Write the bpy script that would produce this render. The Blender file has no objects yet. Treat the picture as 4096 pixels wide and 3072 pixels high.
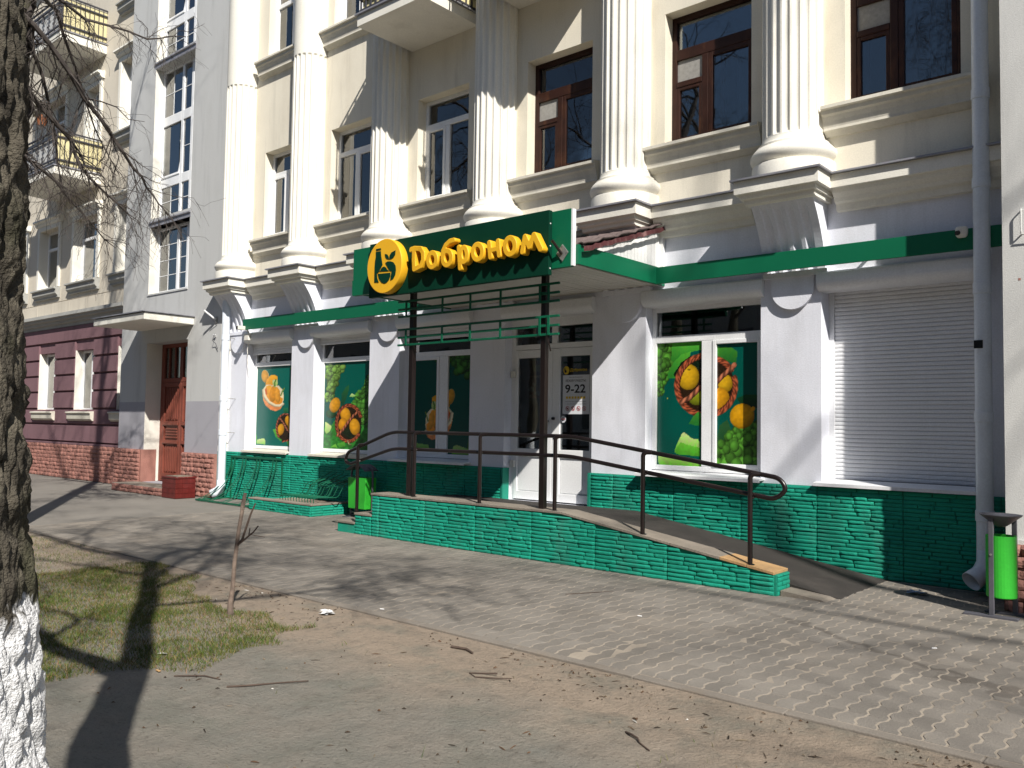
import bpy, math, random
import numpy as np
from mathutils import Vector, Matrix, noise

random.seed(11)
rng = np.random.default_rng(11)
sc = bpy.context.scene
col = sc.collection
PI = math.pi

# ------------------------------------------------------------------ camera
cam_d = bpy.data.cameras.new('camera')
cam = bpy.data.objects.new('camera', cam_d)
col.objects.link(cam)
cam_d.sensor_width = 36.0
cam_d.lens = 36.0 * 3400 / 4096
cam_d.clip_start = 0.05
cam_d.clip_end = 500
_r = (0.7575891481, 0.6525551514, 0.0151808109)
_u = (0.0197648638, -0.0461804529, 0.9987375611)
_b = (0.6524323971, -0.7563326915, -0.0478834736)
cam.matrix_world = Matrix(((_r[0], _u[0], _b[0], 0.0), (_r[1], _u[1], _b[1], 0.0),
                           (_r[2], _u[2], _b[2], 1.6), (0, 0, 0, 1)))
sc.camera = cam

# ------------------------------------------------------------------ sky, sun, exposure
SUN = Vector((1.0, -0.58, 1.0)).normalized()
world = bpy.data.worlds.new("World")
sc.world = world
world.use_nodes = True
wn = world.node_tree
bg = wn.nodes['Background']
sky = wn.nodes.new('ShaderNodeTexSky')
sky.sky_type = 'NISHITA'
sky.sun_disc = False
sky.sun_elevation = math.asin(SUN.z)
sky.sun_rotation = math.atan2(SUN.x, SUN.y)
sky.altitude = 150
sky.air_density = 1.0
sky.dust_density = 0.5
sky.ozone_density = 2.0
wn.links.new(sky.outputs[0], bg.inputs[0])
bg.inputs[1].default_value = 0.062

sun_d = bpy.data.lights.new('sun', 'SUN')
sun_d.energy = 5.0
sun_d.angle = math.radians(0.53)
sun_d.color = (1.0, 0.95, 0.87)
sun = bpy.data.objects.new('sun', sun_d)
sun.rotation_euler = SUN.to_track_quat('Z', 'Y').to_euler()
sun.location = (20, -20, 30)
col.objects.link(sun)

sc.view_settings.view_transform = 'Standard'
sc.view_settings.look = 'None'
sc.view_settings.exposure = 0.5
sc.view_settings.gamma = 1.0
sc.view_settings.use_curve_mapping = False
sc.render.engine = 'CYCLES'
sc.cycles.max_bounces = 7
sc.cycles.transparent_max_bounces = 12
sc.cycles.caustics_reflective = False
sc.cycles.caustics_refractive = False

# ------------------------------------------------------------------ materials
def _nodes(name):
    m = bpy.data.materials.new(name)
    m.use_nodes = True
    nt = m.node_tree
    return m, nt, nt.nodes['Principled BSDF']

def N(nt, t, **kw):
    n = nt.nodes.new(t)
    for k, v in kw.items():
        if k.startswith('i_'):
            n.inputs[int(k[2:])].default_value = v
        else:
            setattr(n, k, v)
    return n

def mat(name, rgb, rough=0.7, var=0.10, vscale=1.3, bump=0.0, bscale=60, spec=0.4, metal=0.0,
        dirt=None, dscale=0.8, damt=0.5, streak=False, fine=0.05, rain=0.0):
    m, nt, p = _nodes(name)
    L = nt.links.new
    g = N(nt, 'ShaderNodeNewGeometry')
    n1 = N(nt, 'ShaderNodeTexNoise')
    n1.inputs['Scale'].default_value = vscale
    n1.inputs['Detail'].default_value = 5
    if streak:
        mp = N(nt, 'ShaderNodeMapping')
        mp.inputs['Scale'].default_value = (1, 1, 0.12)
        L(g.outputs['Position'], mp.inputs[0]); L(mp.outputs[0], n1.inputs['Vector'])
    else:
        L(g.outputs['Position'], n1.inputs['Vector'])
    n2 = N(nt, 'ShaderNodeTexNoise')
    n2.inputs['Scale'].default_value = 55
    n2.inputs['Detail'].default_value = 3
    L(g.outputs['Position'], n2.inputs['Vector'])
    a = N(nt, 'ShaderNodeMapRange')
    a.inputs['From Min'].default_value = 0.3; a.inputs['From Max'].default_value = 0.7
    a.inputs['To Min'].default_value = 1 - var; a.inputs['To Max'].default_value = 1 + var
    L(n1.outputs[0], a.inputs[0])
    b = N(nt, 'ShaderNodeMapRange')
    b.inputs['From Min'].default_value = 0.3; b.inputs['From Max'].default_value = 0.7
    b.inputs['To Min'].default_value = 1 - fine; b.inputs['To Max'].default_value = 1 + fine
    L(n2.outputs[0], b.inputs[0])
    mu = N(nt, 'ShaderNodeMath', operation='MULTIPLY')
    L(a.outputs[0], mu.inputs[0]); L(b.outputs[0], mu.inputs[1])
    vm = N(nt, 'ShaderNodeVectorMath', operation='SCALE')
    if dirt:
        mx = N(nt, 'ShaderNodeMix', data_type='RGBA')
        mx.inputs[6].default_value = (*rgb, 1); mx.inputs[7].default_value = (*dirt, 1)
        n3 = N(nt, 'ShaderNodeTexNoise')
        n3.inputs['Scale'].default_value = dscale
        n3.inputs['Detail'].default_value = 7
        n3.inputs['Roughness'].default_value = 0.65
        mp2 = N(nt, 'ShaderNodeMapping')
        mp2.inputs['Scale'].default_value = (1, 1, 0.35)
        mp2.inputs['Location'].default_value = (3.1, 7.7, 1.3)
        L(g.outputs['Position'], mp2.inputs[0]); L(mp2.outputs[0], n3.inputs['Vector'])
        r = N(nt, 'ShaderNodeMapRange')
        r.inputs['From Min'].default_value = 0.52; r.inputs['From Max'].default_value = 0.75
        r.inputs['To Min'].default_value = 0.0; r.inputs['To Max'].default_value = damt
        L(n3.outputs[0], r.inputs[0]); L(r.outputs[0], mx.inputs[0])
        L(mx.outputs[2], vm.inputs[0])
    else:
        vm.inputs[0].default_value = rgb
    last = mu.outputs[0]
    if rain:
        mp3 = N(nt, 'ShaderNodeMapping')
        mp3.inputs['Scale'].default_value = (4.3, 4.3, 0.34)
        n5 = N(nt, 'ShaderNodeTexNoise')
        n5.inputs['Scale'].default_value = 1.0; n5.inputs['Detail'].default_value = 6; n5.inputs['Roughness'].default_value = 0.7
        L(g.outputs['Position'], mp3.inputs[0]); L(mp3.outputs[0], n5.inputs['Vector'])
        r5 = N(nt, 'ShaderNodeMapRange')
        r5.inputs['From Min'].default_value = 0.54; r5.inputs['From Max'].default_value = 0.78
        r5.inputs['To Min'].default_value = 1.0; r5.inputs['To Max'].default_value = 1.0 - rain * 0.7
        L(n5.outputs[0], r5.inputs[0])
        m5 = N(nt, 'ShaderNodeMath', operation='MULTIPLY'); L(last, m5.inputs[0]); L(r5.outputs[0], m5.inputs[1]); last = m5.outputs[0]
    L(last, vm.inputs['Scale'])
    L(vm.outputs[0], p.inputs['Base Color'])
    p.inputs['Roughness'].default_value = rough
    p.inputs['Specular IOR Level'].default_value = spec
    p.inputs['Metallic'].default_value = metal
    if bump:
        n4 = N(nt, 'ShaderNodeTexNoise')
        n4.inputs['Scale'].default_value = bscale
        n4.inputs['Detail'].default_value = 4
        L(g.outputs['Position'], n4.inputs['Vector'])
        bp = N(nt, 'ShaderNodeBump')
        bp.inputs['Strength'].default_value = bump
        bp.inputs['Distance'].default_value = 0.01
        L(n4.outputs[0], bp.inputs['Height'])
        L(bp.outputs[0], p.inputs['Normal'])
    return m

def attr_mat(name, rough=0.3, spec=0.5, layer='print'):
    m, nt, p = _nodes(name)
    a = N(nt, 'ShaderNodeAttribute', attribute_name=layer)
    nt.links.new(a.outputs[0], p.inputs['Base Color'])
    p.inputs['Roughness'].default_value = rough
    p.inputs['Specular IOR Level'].default_value = spec
    return m

def glass_mat(name, tint=(0.75, 0.8, 0.82)):
    m = bpy.data.materials.new(name)
    m.use_nodes = True
    nt = m.node_tree
    nt.nodes.remove(nt.nodes['Principled BSDF'])
    out = nt.nodes['Material Output']
    fr = N(nt, 'ShaderNodeFresnel'); fr.inputs[0].default_value = 1.52
    # double glazing: four faces reflect
    mm = N(nt, 'ShaderNodeMath', operation='MULTIPLY'); mm.inputs[1].default_value = 2.9; mm.use_clamp = True
    tr = N(nt, 'ShaderNodeBsdfTransparent'); tr.inputs[0].default_value = (*tint, 1)
    gl = N(nt, 'ShaderNodeBsdfGlossy'); gl.inputs['Roughness'].default_value = 0.015
    g = N(nt, 'ShaderNodeNewGeometry')
    no = N(nt, 'ShaderNodeTexNoise'); no.inputs['Scale'].default_value = 1.1
    bp = N(nt, 'ShaderNodeBump'); bp.inputs['Strength'].default_value = 0.05; bp.inputs['Distance'].default_value = 0.05
    nt.links.new(g.outputs['Position'], no.inputs['Vector'])
    nt.links.new(no.outputs[0], bp.inputs['Height'])
    nt.links.new(bp.outputs[0], gl.inputs['Normal'])
    mx = N(nt, 'ShaderNodeMixShader')
    nt.links.new(fr.outputs[0], mm.inputs[0]); nt.links.new(mm.outputs[0], mx.inputs[0])
    nt.links.new(tr.outputs[0], mx.inputs[1]); nt.links.new(gl.outputs[0], mx.inputs[2])
    nt.links.new(mx.outputs[0], out.inputs[0])
    return m

M = {}
M['cream'] = mat('cream_plaster', (0.745, 0.695, 0.58), 0.85, 0.05, 0.9, bump=0.25, bscale=90, dirt=(0.52, 0.46, 0.36), dscale=1.1, damt=0.55, rain=0.28)
M['white_wall'] = mat('white_plaster', (0.73, 0.745, 0.815), 0.8, 0.05, 1.2, bump=0.25, bscale=70, dirt=(0.50, 0.50, 0.52), dscale=1.6, damt=0.45, rain=0.18)
M['trim'] = mat('white_trim', (0.76, 0.735, 0.66), 0.75, 0.05, 2.0, bump=0.15, bscale=50, dirt=(0.50, 0.47, 0.40), dscale=2.2, damt=0.4, streak=True)
M['sill_grey'] = mat('weathered_sill', (0.60, 0.57, 0.49), 0.8, 0.08, 2.5, bump=0.2, bscale=60, dirt=(0.40, 0.37, 0.30), dscale=2.5, damt=0.55, rain=0.30)
M['flashing'] = mat('zinc_flashing', (0.30, 0.30, 0.33), 0.5, 0.12, 3, metal=0.3)
M['pvc'] = mat('white_pvc', (0.80, 0.81, 0.82), 0.35, 0.03, 2)
M['brown_frame'] = mat('brown_painted_wood', (0.030, 0.011, 0.007), 0.5, 0.2, 6, spec=0.25, bump=0.2, bscale=80, dirt=(0.12, 0.05, 0.022), dscale=6, damt=0.5)
M['glass'] = glass_mat('window_glass')
M['dark'] = mat('unlit_interior', (0.025, 0.026, 0.03), 0.9, 0.3, 1.5)  # near black colour stands in for the shade of unlit rooms
M['curtain'] = mat('curtain_cloth', (0.62, 0.60, 0.52), 0.9, 0.12, 4)
M['bluecurtain'] = mat('blue_curtain', (0.10, 0.20, 0.30), 0.9, 0.2, 4)
M['card'] = mat('grey_mesh_vent', (0.30, 0.29, 0.27), 0.9, 0.12, 20)
M['green'] = mat('green_composite_panel', (0.003, 0.120, 0.056), 0.45, 0.05, 1.5, fine=0.02, spec=0.3)
M['green_dark'] = mat('dark_green_sign_face', (0.002, 0.034, 0.019), 0.6, 0.05, 1.5, fine=0.02, spec=0.1)
M['yellow'] = mat('yellow_plastic', (0.80, 0.43, 0.018), 0.45, 0.03, 3, fine=0.02)
M['teal'] = mat('teal_painted_stone', (0.010, 0.285, 0.190), 0.75, 0.14, 3.5, spec=0.25, bump=0.45, bscale=110, dirt=(0.050, 0.20, 0.15), dscale=2.2, damt=0.75, rain=0.35)
M['teal_flat'] = mat('teal_painted_mortar', (0.008, 0.215, 0.145), 0.7, 0.12, 4, bump=0.5, bscale=80)
M['railbrown'] = mat('brown_steel_paint', (0.011, 0.0068, 0.0062), 0.3, 0.15, 8, spec=0.5)
M['trellis'] = mat('green_steel_paint', (0.004, 0.095, 0.048), 0.4, 0.12, 8)
M['grille'] = mat('teal_green_steel', (0.004, 0.095, 0.05), 0.5, 0.15, 10)
M['concrete'] = mat('concrete_coping', (0.22, 0.19, 0.155), 0.9, 0.15, 3, bump=0.5, bscale=70, dirt=(0.13, 0.115, 0.10), dscale=4, damt=0.7)
M['concrete_orange'] = mat('ochre_coping', (0.42, 0.26, 0.12), 0.9, 0.15, 5, bump=0.4, bscale=60, dirt=(0.25, 0.18, 0.11), dscale=6, damt=0.6)
M['asphalt'] = mat('dark_ramp_asphalt', (0.036, 0.031, 0.028), 0.95, 0.2, 3, bump=0.7, bscale=140, dirt=(0.060, 0.052, 0.045), dscale=2.5, damt=0.6)
M['soffit'] = mat('soffit_pvc', (0.60, 0.58, 0.53), 0.6, 0.06, 2)
M['roofsheet'] = mat('greyed_roof_sheet', (0.13, 0.10, 0.095), 0.8, 0.15, 3, spec=0.2)  # colour greyed to cut red light bouncing onto the pedestals
M['clad'] = mat('white_corrugated', (0.77, 0.77, 0.76), 0.45, 0.04, 2)
M['redtile'] = mat('red_metal_tile', (0.085, 0.030, 0.032), 0.6, 0.15, 5, spec=0.2, dirt=(0.30, 0.18, 0.17), dscale=9, damt=0.8)
M['stair'] = mat('grey_stucco', (0.50, 0.505, 0.50), 0.9, 0.05, 0.8, bump=0.35, bscale=120, dirt=(0.40, 0.40, 0.385), dscale=0.9, damt=0.55, streak=True, rain=0.30)
M['stair_low'] = mat('grey_dado_paint', (0.345, 0.34, 0.375), 0.85, 0.05, 1.0, bump=0.35, bscale=120, dirt=(0.26, 0.255, 0.27), dscale=2, damt=0.4)
M['beige'] = mat('beige_stucco', (0.62, 0.565, 0.47), 0.9, 0.06, 1.0, bump=0.35, bscale=120, dirt=(0.45, 0.41, 0.34), dscale=0.9, damt=0.5, streak=True, rain=0.30)
M['purple'] = mat('mauve_stucco', (0.190, 0.105, 0.120), 0.9, 0.09, 1.2, bump=0.35, bscale=120, dirt=(0.15, 0.08, 0.10), dscale=1.5, damt=0.45, rain=0.30)
M['ljamb'] = mat('cream_white_jamb', (0.74, 0.72, 0.65), 0.85, 0.05, 2, bump=0.2)
M['redstone'] = mat('terracotta_painted_stone', (0.325, 0.155, 0.125), 0.8, 0.18, 4, bump=0.9, bscale=45, dirt=(0.22, 0.09, 0.07), dscale=4, damt=0.6)
M['reddoor'] = mat('red_brown_door_paint', (0.20, 0.055, 0.036), 0.55, 0.12, 4, bump=0.15, bscale=60)
M['tilered'] = mat('glazed_maroon_tile', (0.115, 0.016, 0.014), 0.3, 0.2, 8)
M['cornice_grey'] = mat('grey_cornice', (0.34, 0.34, 0.32), 0.85, 0.1, 2, bump=0.3)
M['balyellow'] = mat('yellow_balcony_sheet', (0.62, 0.555, 0.32), 0.7, 0.06, 2)
M['iron'] = mat('dark_wrought_iron', (0.045, 0.045, 0.055), 0.55, 0.2, 9)
M['pipe'] = mat('white_steel_pipe', (0.68, 0.73, 0.80), 0.35, 0.05, 2.5, dirt=(0.42, 0.43, 0.44), dscale=3, damt=0.6, rain=0.15)
M['shutter'] = mat('grey_white_shutter', (0.74, 0.75, 0.77), 0.45, 0.03, 2, rain=0.15)
M['bin_green'] = mat('bright_green_bin_paint', (0.035, 0.42, 0.035), 0.4, 0.05, 4)
M['bin_grey'] = mat('dark_grey_bin_steel', (0.085, 0.085, 0.10), 0.5, 0.12, 8)
M['rwall'] = mat('offwhite_stucco', (0.55, 0.55, 0.535), 0.9, 0.05, 1.0, bump=0.35, bscale=110, dirt=(0.5, 0.48, 0.44), dscale=1.5, damt=0.4, rain=0.25)
M['camwhite'] = mat('white_camera_plastic', (0.70, 0.68, 0.62), 0.35, 0.04, 5)
M['black'] = mat('black_plastic', (0.012, 0.012, 0.014), 0.3, 0.1, 5)
M['metalgrey'] = mat('galvanised_plate', (0.30, 0.30, 0.28), 0.45, 0.15, 9, metal=0.5)
M['paper'] = mat('white_paper', (0.80, 0.80, 0.80), 0.8, 0.03, 9)
M['stickwood'] = mat('grey_brown_stick', (0.135, 0.100, 0.080), 0.85, 0.3, 14, bump=0.6, bscale=120, dirt=(0.30, 0.23, 0.18), dscale=9, damt=0.8)
M['twig'] = mat('dark_twig_bark', (0.075, 0.052, 0.040), 0.9, 0.2, 10)
M['crown'] = mat('bare_branch_bark', (0.060, 0.050, 0.045), 0.9, 0.25, 5)
M['terracotta'] = mat('terracotta_pot', (0.34, 0.12, 0.05), 0.8, 0.15, 10)
M['deadplant'] = mat('dark_dry_plant', (0.040, 0.034, 0.016), 0.9, 0.3, 8)
M['print'] = attr_mat('printed_film', 0.22, 0.5)
M['textblack'] = mat('dark_print', (0.012, 0.013, 0.018), 0.6, 0.02, 5)
M['textyellow'] = mat('yellow_print', (0.62, 0.42, 0.02), 0.5, 0.02, 5)
M['textred'] = mat('red_print', (0.42, 0.03, 0.04), 0.5, 0.02, 5)
M['signwhite'] = mat('white_notice_sheet', (0.66, 0.68, 0.72), 0.5, 0.03, 5)
M['clearbag'] = mat('pale_plastic_film', (0.30, 0.38, 0.50), 0.2, 0.2, 20)

# ------------------------------------------------------------------ mesh builder and objects
class MB:
    def __init__(s):
        s.v = []; s.f = []
    def add(s, vs, fs):
        o = len(s.v)
        s.v.extend([tuple(v) for v in vs])
        s.f.extend([tuple(i + o for i in f) for f in fs])
        return s
    def box(s, x0, x1, y0, y1, z0, z1):
        vs = [(x0, y0, z0), (x1, y0, z0), (x1, y1, z0), (x0, y1, z0), (x0, y0, z1), (x1, y0, z1), (x1, y1, z1), (x0, y1, z1)]
        return s.add(vs, [(0, 3, 2, 1), (4, 5, 6, 7), (0, 1, 5, 4), (1, 2, 6, 5), (2, 3, 7, 6), (3, 0, 4, 7)])
    def quad(s, a, b, c, d):
        return s.add([a, b, c, d], [(0, 1, 2, 3)])
    def prism(s, prof, axis, a, b):
        """prof: 2-D polygon; axis 'x': (y,z), 'y': (x,z), 'z': (x,y)"""
        n = len(prof)
        def P(p, t):
            return {'x': (t, p[0], p[1]), 'y': (p[0], t, p[1]), 'z': (p[0], p[1], t)}[axis]
        vs = [P(p, a) for p in prof] + [P(p, b) for p in prof]
        fs = [(i, (i + 1) % n, n + (i + 1) % n, n + i) for i in range(n)]
        fs += [tuple(range(n))[::-1], tuple(range(n, 2 * n))]
        return s.add(vs, fs)
    def tube(s, path, r, n=8, caps=True, up=None):
        path = [Vector(p) for p in path]
        k = len(path)
        rs = r if isinstance(r, (list, tuple)) else [r] * k
        base = len(s.v)
        t0 = (path[1] - path[0]).normalized()
        ref = Vector((0, 0, 1)) if abs(t0.z) < 0.9 else Vector((1, 0, 0))
        u = t0.cross(ref).normalized()
        for i, p in enumerate(path):
            if i == 0: t = t0
            elif i == k - 1: t = (path[i] - path[i - 1]).normalized()
            else: t = ((path[i] - path[i - 1]).normalized() + (path[i + 1] - path[i]).normalized()).normalized()
            u = (u - t * u.dot(t)).normalized()
            w = t.cross(u)
            for j in range(n):
                a = 2 * PI * j / n
                s.v.append(tuple(p + (u * math.cos(a) + w * math.sin(a)) * rs[i]))
        for i in range(k - 1):
            for j in range(n):
                a = base + i * n + j; b = base + i * n + (j + 1) % n
                s.f.append((a, b, b + n, a + n))
        if caps:
            s.f.append(tuple(base + j for j in range(n))[::-1])
            s.f.append(tuple(base + (k - 1) * n + j for j in range(n)))
        return s
    def sqbar(s, a, b, w, h=None):
        return s.tube([a, b], w * 0.7071, 4)
    def lathe(s, prof, cx, cy, n=32, a0=0.0, a1=2 * PI, closed=True):
        base = len(s.v)
        m = n if closed else n + 1
        for (r, z) in prof:
            for j in range(m):
                a = a0 + (a1 - a0) * j / n
                s.v.append((cx + r * math.cos(a), cy + r * math.sin(a), z))
        for i in range(len(prof) - 1):
            for j in range(n):
                j2 = (j + 1) % m
                a = base + i * m + j; b = base + i * m + j2
                s.f.append((a, b, b + m, a + m))
        return s
    def wall(s, x0, x1, z0, z1, yf, yb, holes):
        xs = sorted(set([x0, x1] + [h[i] for h in holes for i in (0, 1) if x0 < h[i] < x1]))
        zs = sorted(set([z0, z1] + [h[i] for h in holes for i in (2, 3) if z0 < h[i] < z1]))
        for i in range(len(xs) - 1):
            for j in range(len(zs) - 1):
                cx = (xs[i] + xs[i + 1]) / 2; cz = (zs[j] + zs[j + 1]) / 2
                if any(h[0] < cx < h[1] and h[2] < cz < h[3] for h in holes): continue
                for y, flip in ((yf, 0), (yb, 1)):
                    q = [(xs[i], y, zs[j]), (xs[i + 1], y, zs[j]), (xs[i + 1], y, zs[j + 1]), (xs[i], y, zs[j + 1])]
                    s.quad(*(q[::-1] if flip else q))
        for h in holes:
            a0, a1, b0, b1 = max(h[0], x0), min(h[1], x1), max(h[2], z0), min(h[3], z1)
            s.quad((a0, yf, b0), (a0, yf, b1), (a0, yb, b1), (a0, yb, b0))
            s.quad((a1, yf, b0), (a1, yb, b0), (a1, yb, b1), (a1, yf, b1))
            if h[2] > z0: s.quad((a0, yf, b0), (a0, yb, b0), (a1, yb, b0), (a1, yf, b0))
            if h[3] < z1: s.quad((a0, yf, b1), (a1, yf, b1), (a1, yb, b1), (a0, yb, b1))
        for (xa, fl) in ((x0, 0), (x1, 1)):
            q = [(xa, yf, z0), (xa, yf, z1), (xa, yb, z1), (xa, yb, z0)]
            s.quad(*(q[::-1] if fl else q))
        cut = sorted([(max(h[0], x0), min(h[1], x1)) for h in holes if h[2] < z1 <= h[3]])
        e = [x0] + [q for c in cut for q in c] + [x1]
        for i in range(0, len(e), 2):
            if e[i + 1] > e[i]: s.quad((e[i], yf, z1), (e[i + 1], yf, z1), (e[i + 1], yb, z1), (e[i], yb, z1))
        return s
    def mesh(s, name, m, smooth=False):
        me = bpy.data.meshes.new(name)
        me.from_pydata(s.v, [], s.f)
        if m is not None: me.materials.append(m)
        if smooth:
            me.polygons.foreach_set('use_smooth', [True] * len(me.polygons))
            me.set_sharp_from_angle(angle=math.radians(40))
        me.update()
        return me
    def build(s, name, m, parent=None, smooth=False, bevel=0.0, kind=None):
        return put(name, s.mesh(name, m, smooth), parent, bevel=bevel, kind=kind)

def put(name, me, parent=None, loc=None, scale=None, rot=None, bevel=0.0, kind=None):
    o = bpy.data.objects.new(name, me)
    col.objects.link(o)
    if loc is not None: o.location = loc
    if scale is not None: o.scale = scale
    if rot is not None: o.rotation_euler = rot
    if parent is not None:
        o.parent = parent
        if parent.type == 'EMPTY':
            o.matrix_parent_inverse = Matrix.Translation(-Vector(parent.location))
    if bevel:
        b = o.modifiers.new('bevel', 'BEVEL'); b.width = bevel; b.segments = 2; b.limit_method = 'ANGLE'
    if kind: o['kind'] = kind
    return o

def tag(o, label=None, cat=None, group=None, kind=None):
    if label: o['label'] = label
    if cat: o['category'] = cat
    if group: o['group'] = group
    if kind: o['kind'] = kind
    return o

def thing(name, label, cat, loc=(0, 0, 0), group=None):
    o = bpy.data.objects.new(name, None)
    o.empty_display_size = 0.2
    o.location = loc
    col.objects.link(o)
    return tag(o, label, cat, group)

def B(x0, x1, y0, y1, z0, z1):
    return MB().box(x0, x1, y0, y1, z0, z1)

# rough split-faced stones: shared unit meshes (x: length, -y: face, z: height)
def stone_variants(name, m, count=7, nx=5, nz=2, rough=0.22, pillow=0.35, wav=0.10, hfac=0.95):
    out = []
    for k in range(count):
        mb = MB()
        ph = k * 13.7
        idx = {}
        for i in range(nx + 1):
            for j in range(nz + 1):
                x = i / nx - 0.5; z = j / nz - 0.5
                ex = 1 - abs(2 * x) ** 6; ez = 1 - abs(2 * z) ** 2
                d = 1 - pillow * (1 - min(1, ex)) - pillow * (1 - ez) * 0.8
                d += rough * noise.noise(Vector((x * 6 + ph, z * 3 + ph, ph)))
                zz = z + wav * noise.noise(Vector((x * 4 + ph, j * 9.1, 3.3))) * (1 if 0 < j < nz else 0.7)
                idx[i, j] = len(mb.v)
                mb.v.append((x * (0.985 if 0 < i < nx else 0.97), -max(0.15, d), zz * hfac))
        for i in range(nx):
            for j in range(nz):
                mb.f.append((idx[i, j], idx[i + 1, j], idx[i + 1, j + 1], idx[i, j + 1]))
        o = len(mb.v)
        ring = [idx[i, 0] for i in range(nx + 1)] + [idx[nx, j] for j in range(1, nz + 1)] + \
               [idx[i, nz] for i in range(nx - 1, -1, -1)] + [idx[0, j] for j in range(nz - 1, 0, -1)]
        for q in ring:
            x, y, z = mb.v[q]; mb.v.append((x, 0.15, z))
        n = len(ring)
        for a in range(n):
            mb.f.append((ring[a], o + a, o + (a + 1) % n, ring[(a + 1) % n]))
        out.append(mb.mesh(name, m))
    return out

def lay_stones(parent, variants, pieces, name='stone', limit=300, cam_xy=(0, 0)):
    """pieces: (cx, cy, cz, length, depth, height, rotz). The `limit` that show largest become objects, the rest one mesh."""
    def size(p):
        d2 = (p[0] - cam_xy[0]) ** 2 + (p[1] - cam_xy[1]) ** 2 + (p[2] - 1.6) ** 2
        return p[3] * p[5] / d2 * (0.4 + abs(p[1]) / math.sqrt(d2))
    pieces = sorted(pieces, key=size, reverse=True)
    arr = []
    for me in variants:
        v = np.array([tuple(q.co) for q in me.vertices]); f = [tuple(p.vertices) for p in me.polygons]
        arr.append((v, f))
    rest = MB()
    for i, (cx, cy, cz, ln, dp, h, rz) in enumerate(pieces):
        k = random.randrange(len(variants))
        if i < limit:
            put(name, variants[k], parent, (cx, cy, cz), (ln, dp, h), (0, 0, rz))
        else:
            v, f = arr[k]
            v = v * np.array([ln, dp, h])
            c, s_ = math.cos(rz), math.sin(rz)
            v = np.stack([v[:, 0] * c - v[:, 1] * s_ + cx, v[:, 0] * s_ + v[:, 1] * c + cy, v[:, 2] + cz], 1)
            rest.add(v.tolist(), f)
    if rest.v:
        rest.build('far_' + name + 's', variants[0].materials[0], parent, kind='stuff')

def courses(x0, x1, z0, rowh, n, lens, ztop=lambda x: 99, yplane=0.0, dep=(0.012, 0.03), rz=0.0, org=None, seam=None, skip=None):
    """rows of stones along local x on a vertical face; org/rz place a turned face."""
    out = []
    for r in range(n):
        zb = z0 + r * rowh
        x = x0
        while x < x1 - 0.01:
            ln = random.uniform(*lens)
            if x1 - (x + ln) < lens[0] * 0.5: ln = x1 - x
            if seam:
                k = math.floor((x + 1e-6) / seam) + 1
                if x + ln > k * seam - 0.03 and k * seam < x1: ln = k * seam - x
                if ln < 0.02: ln = 0.02
            xm = x + ln / 2
            h = min(rowh, min(ztop(x), ztop(x + ln)) - zb)
            if h > rowh * 0.3 and not (skip and skip(xm, zb + h / 2)):
                d = random.uniform(*dep)
                if org is None:
                    out.append((xm, yplane, zb + h / 2, ln * 0.985, d, h * 0.96, 0.0))
                else:
                    c, s_ = math.cos(rz), math.sin(rz)
                    out.append((org[0] + xm * c, org[1] + xm * s_, zb + h / 2, ln * 0.985, d, h * 0.96, rz))
            x += ln
    return out

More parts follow.
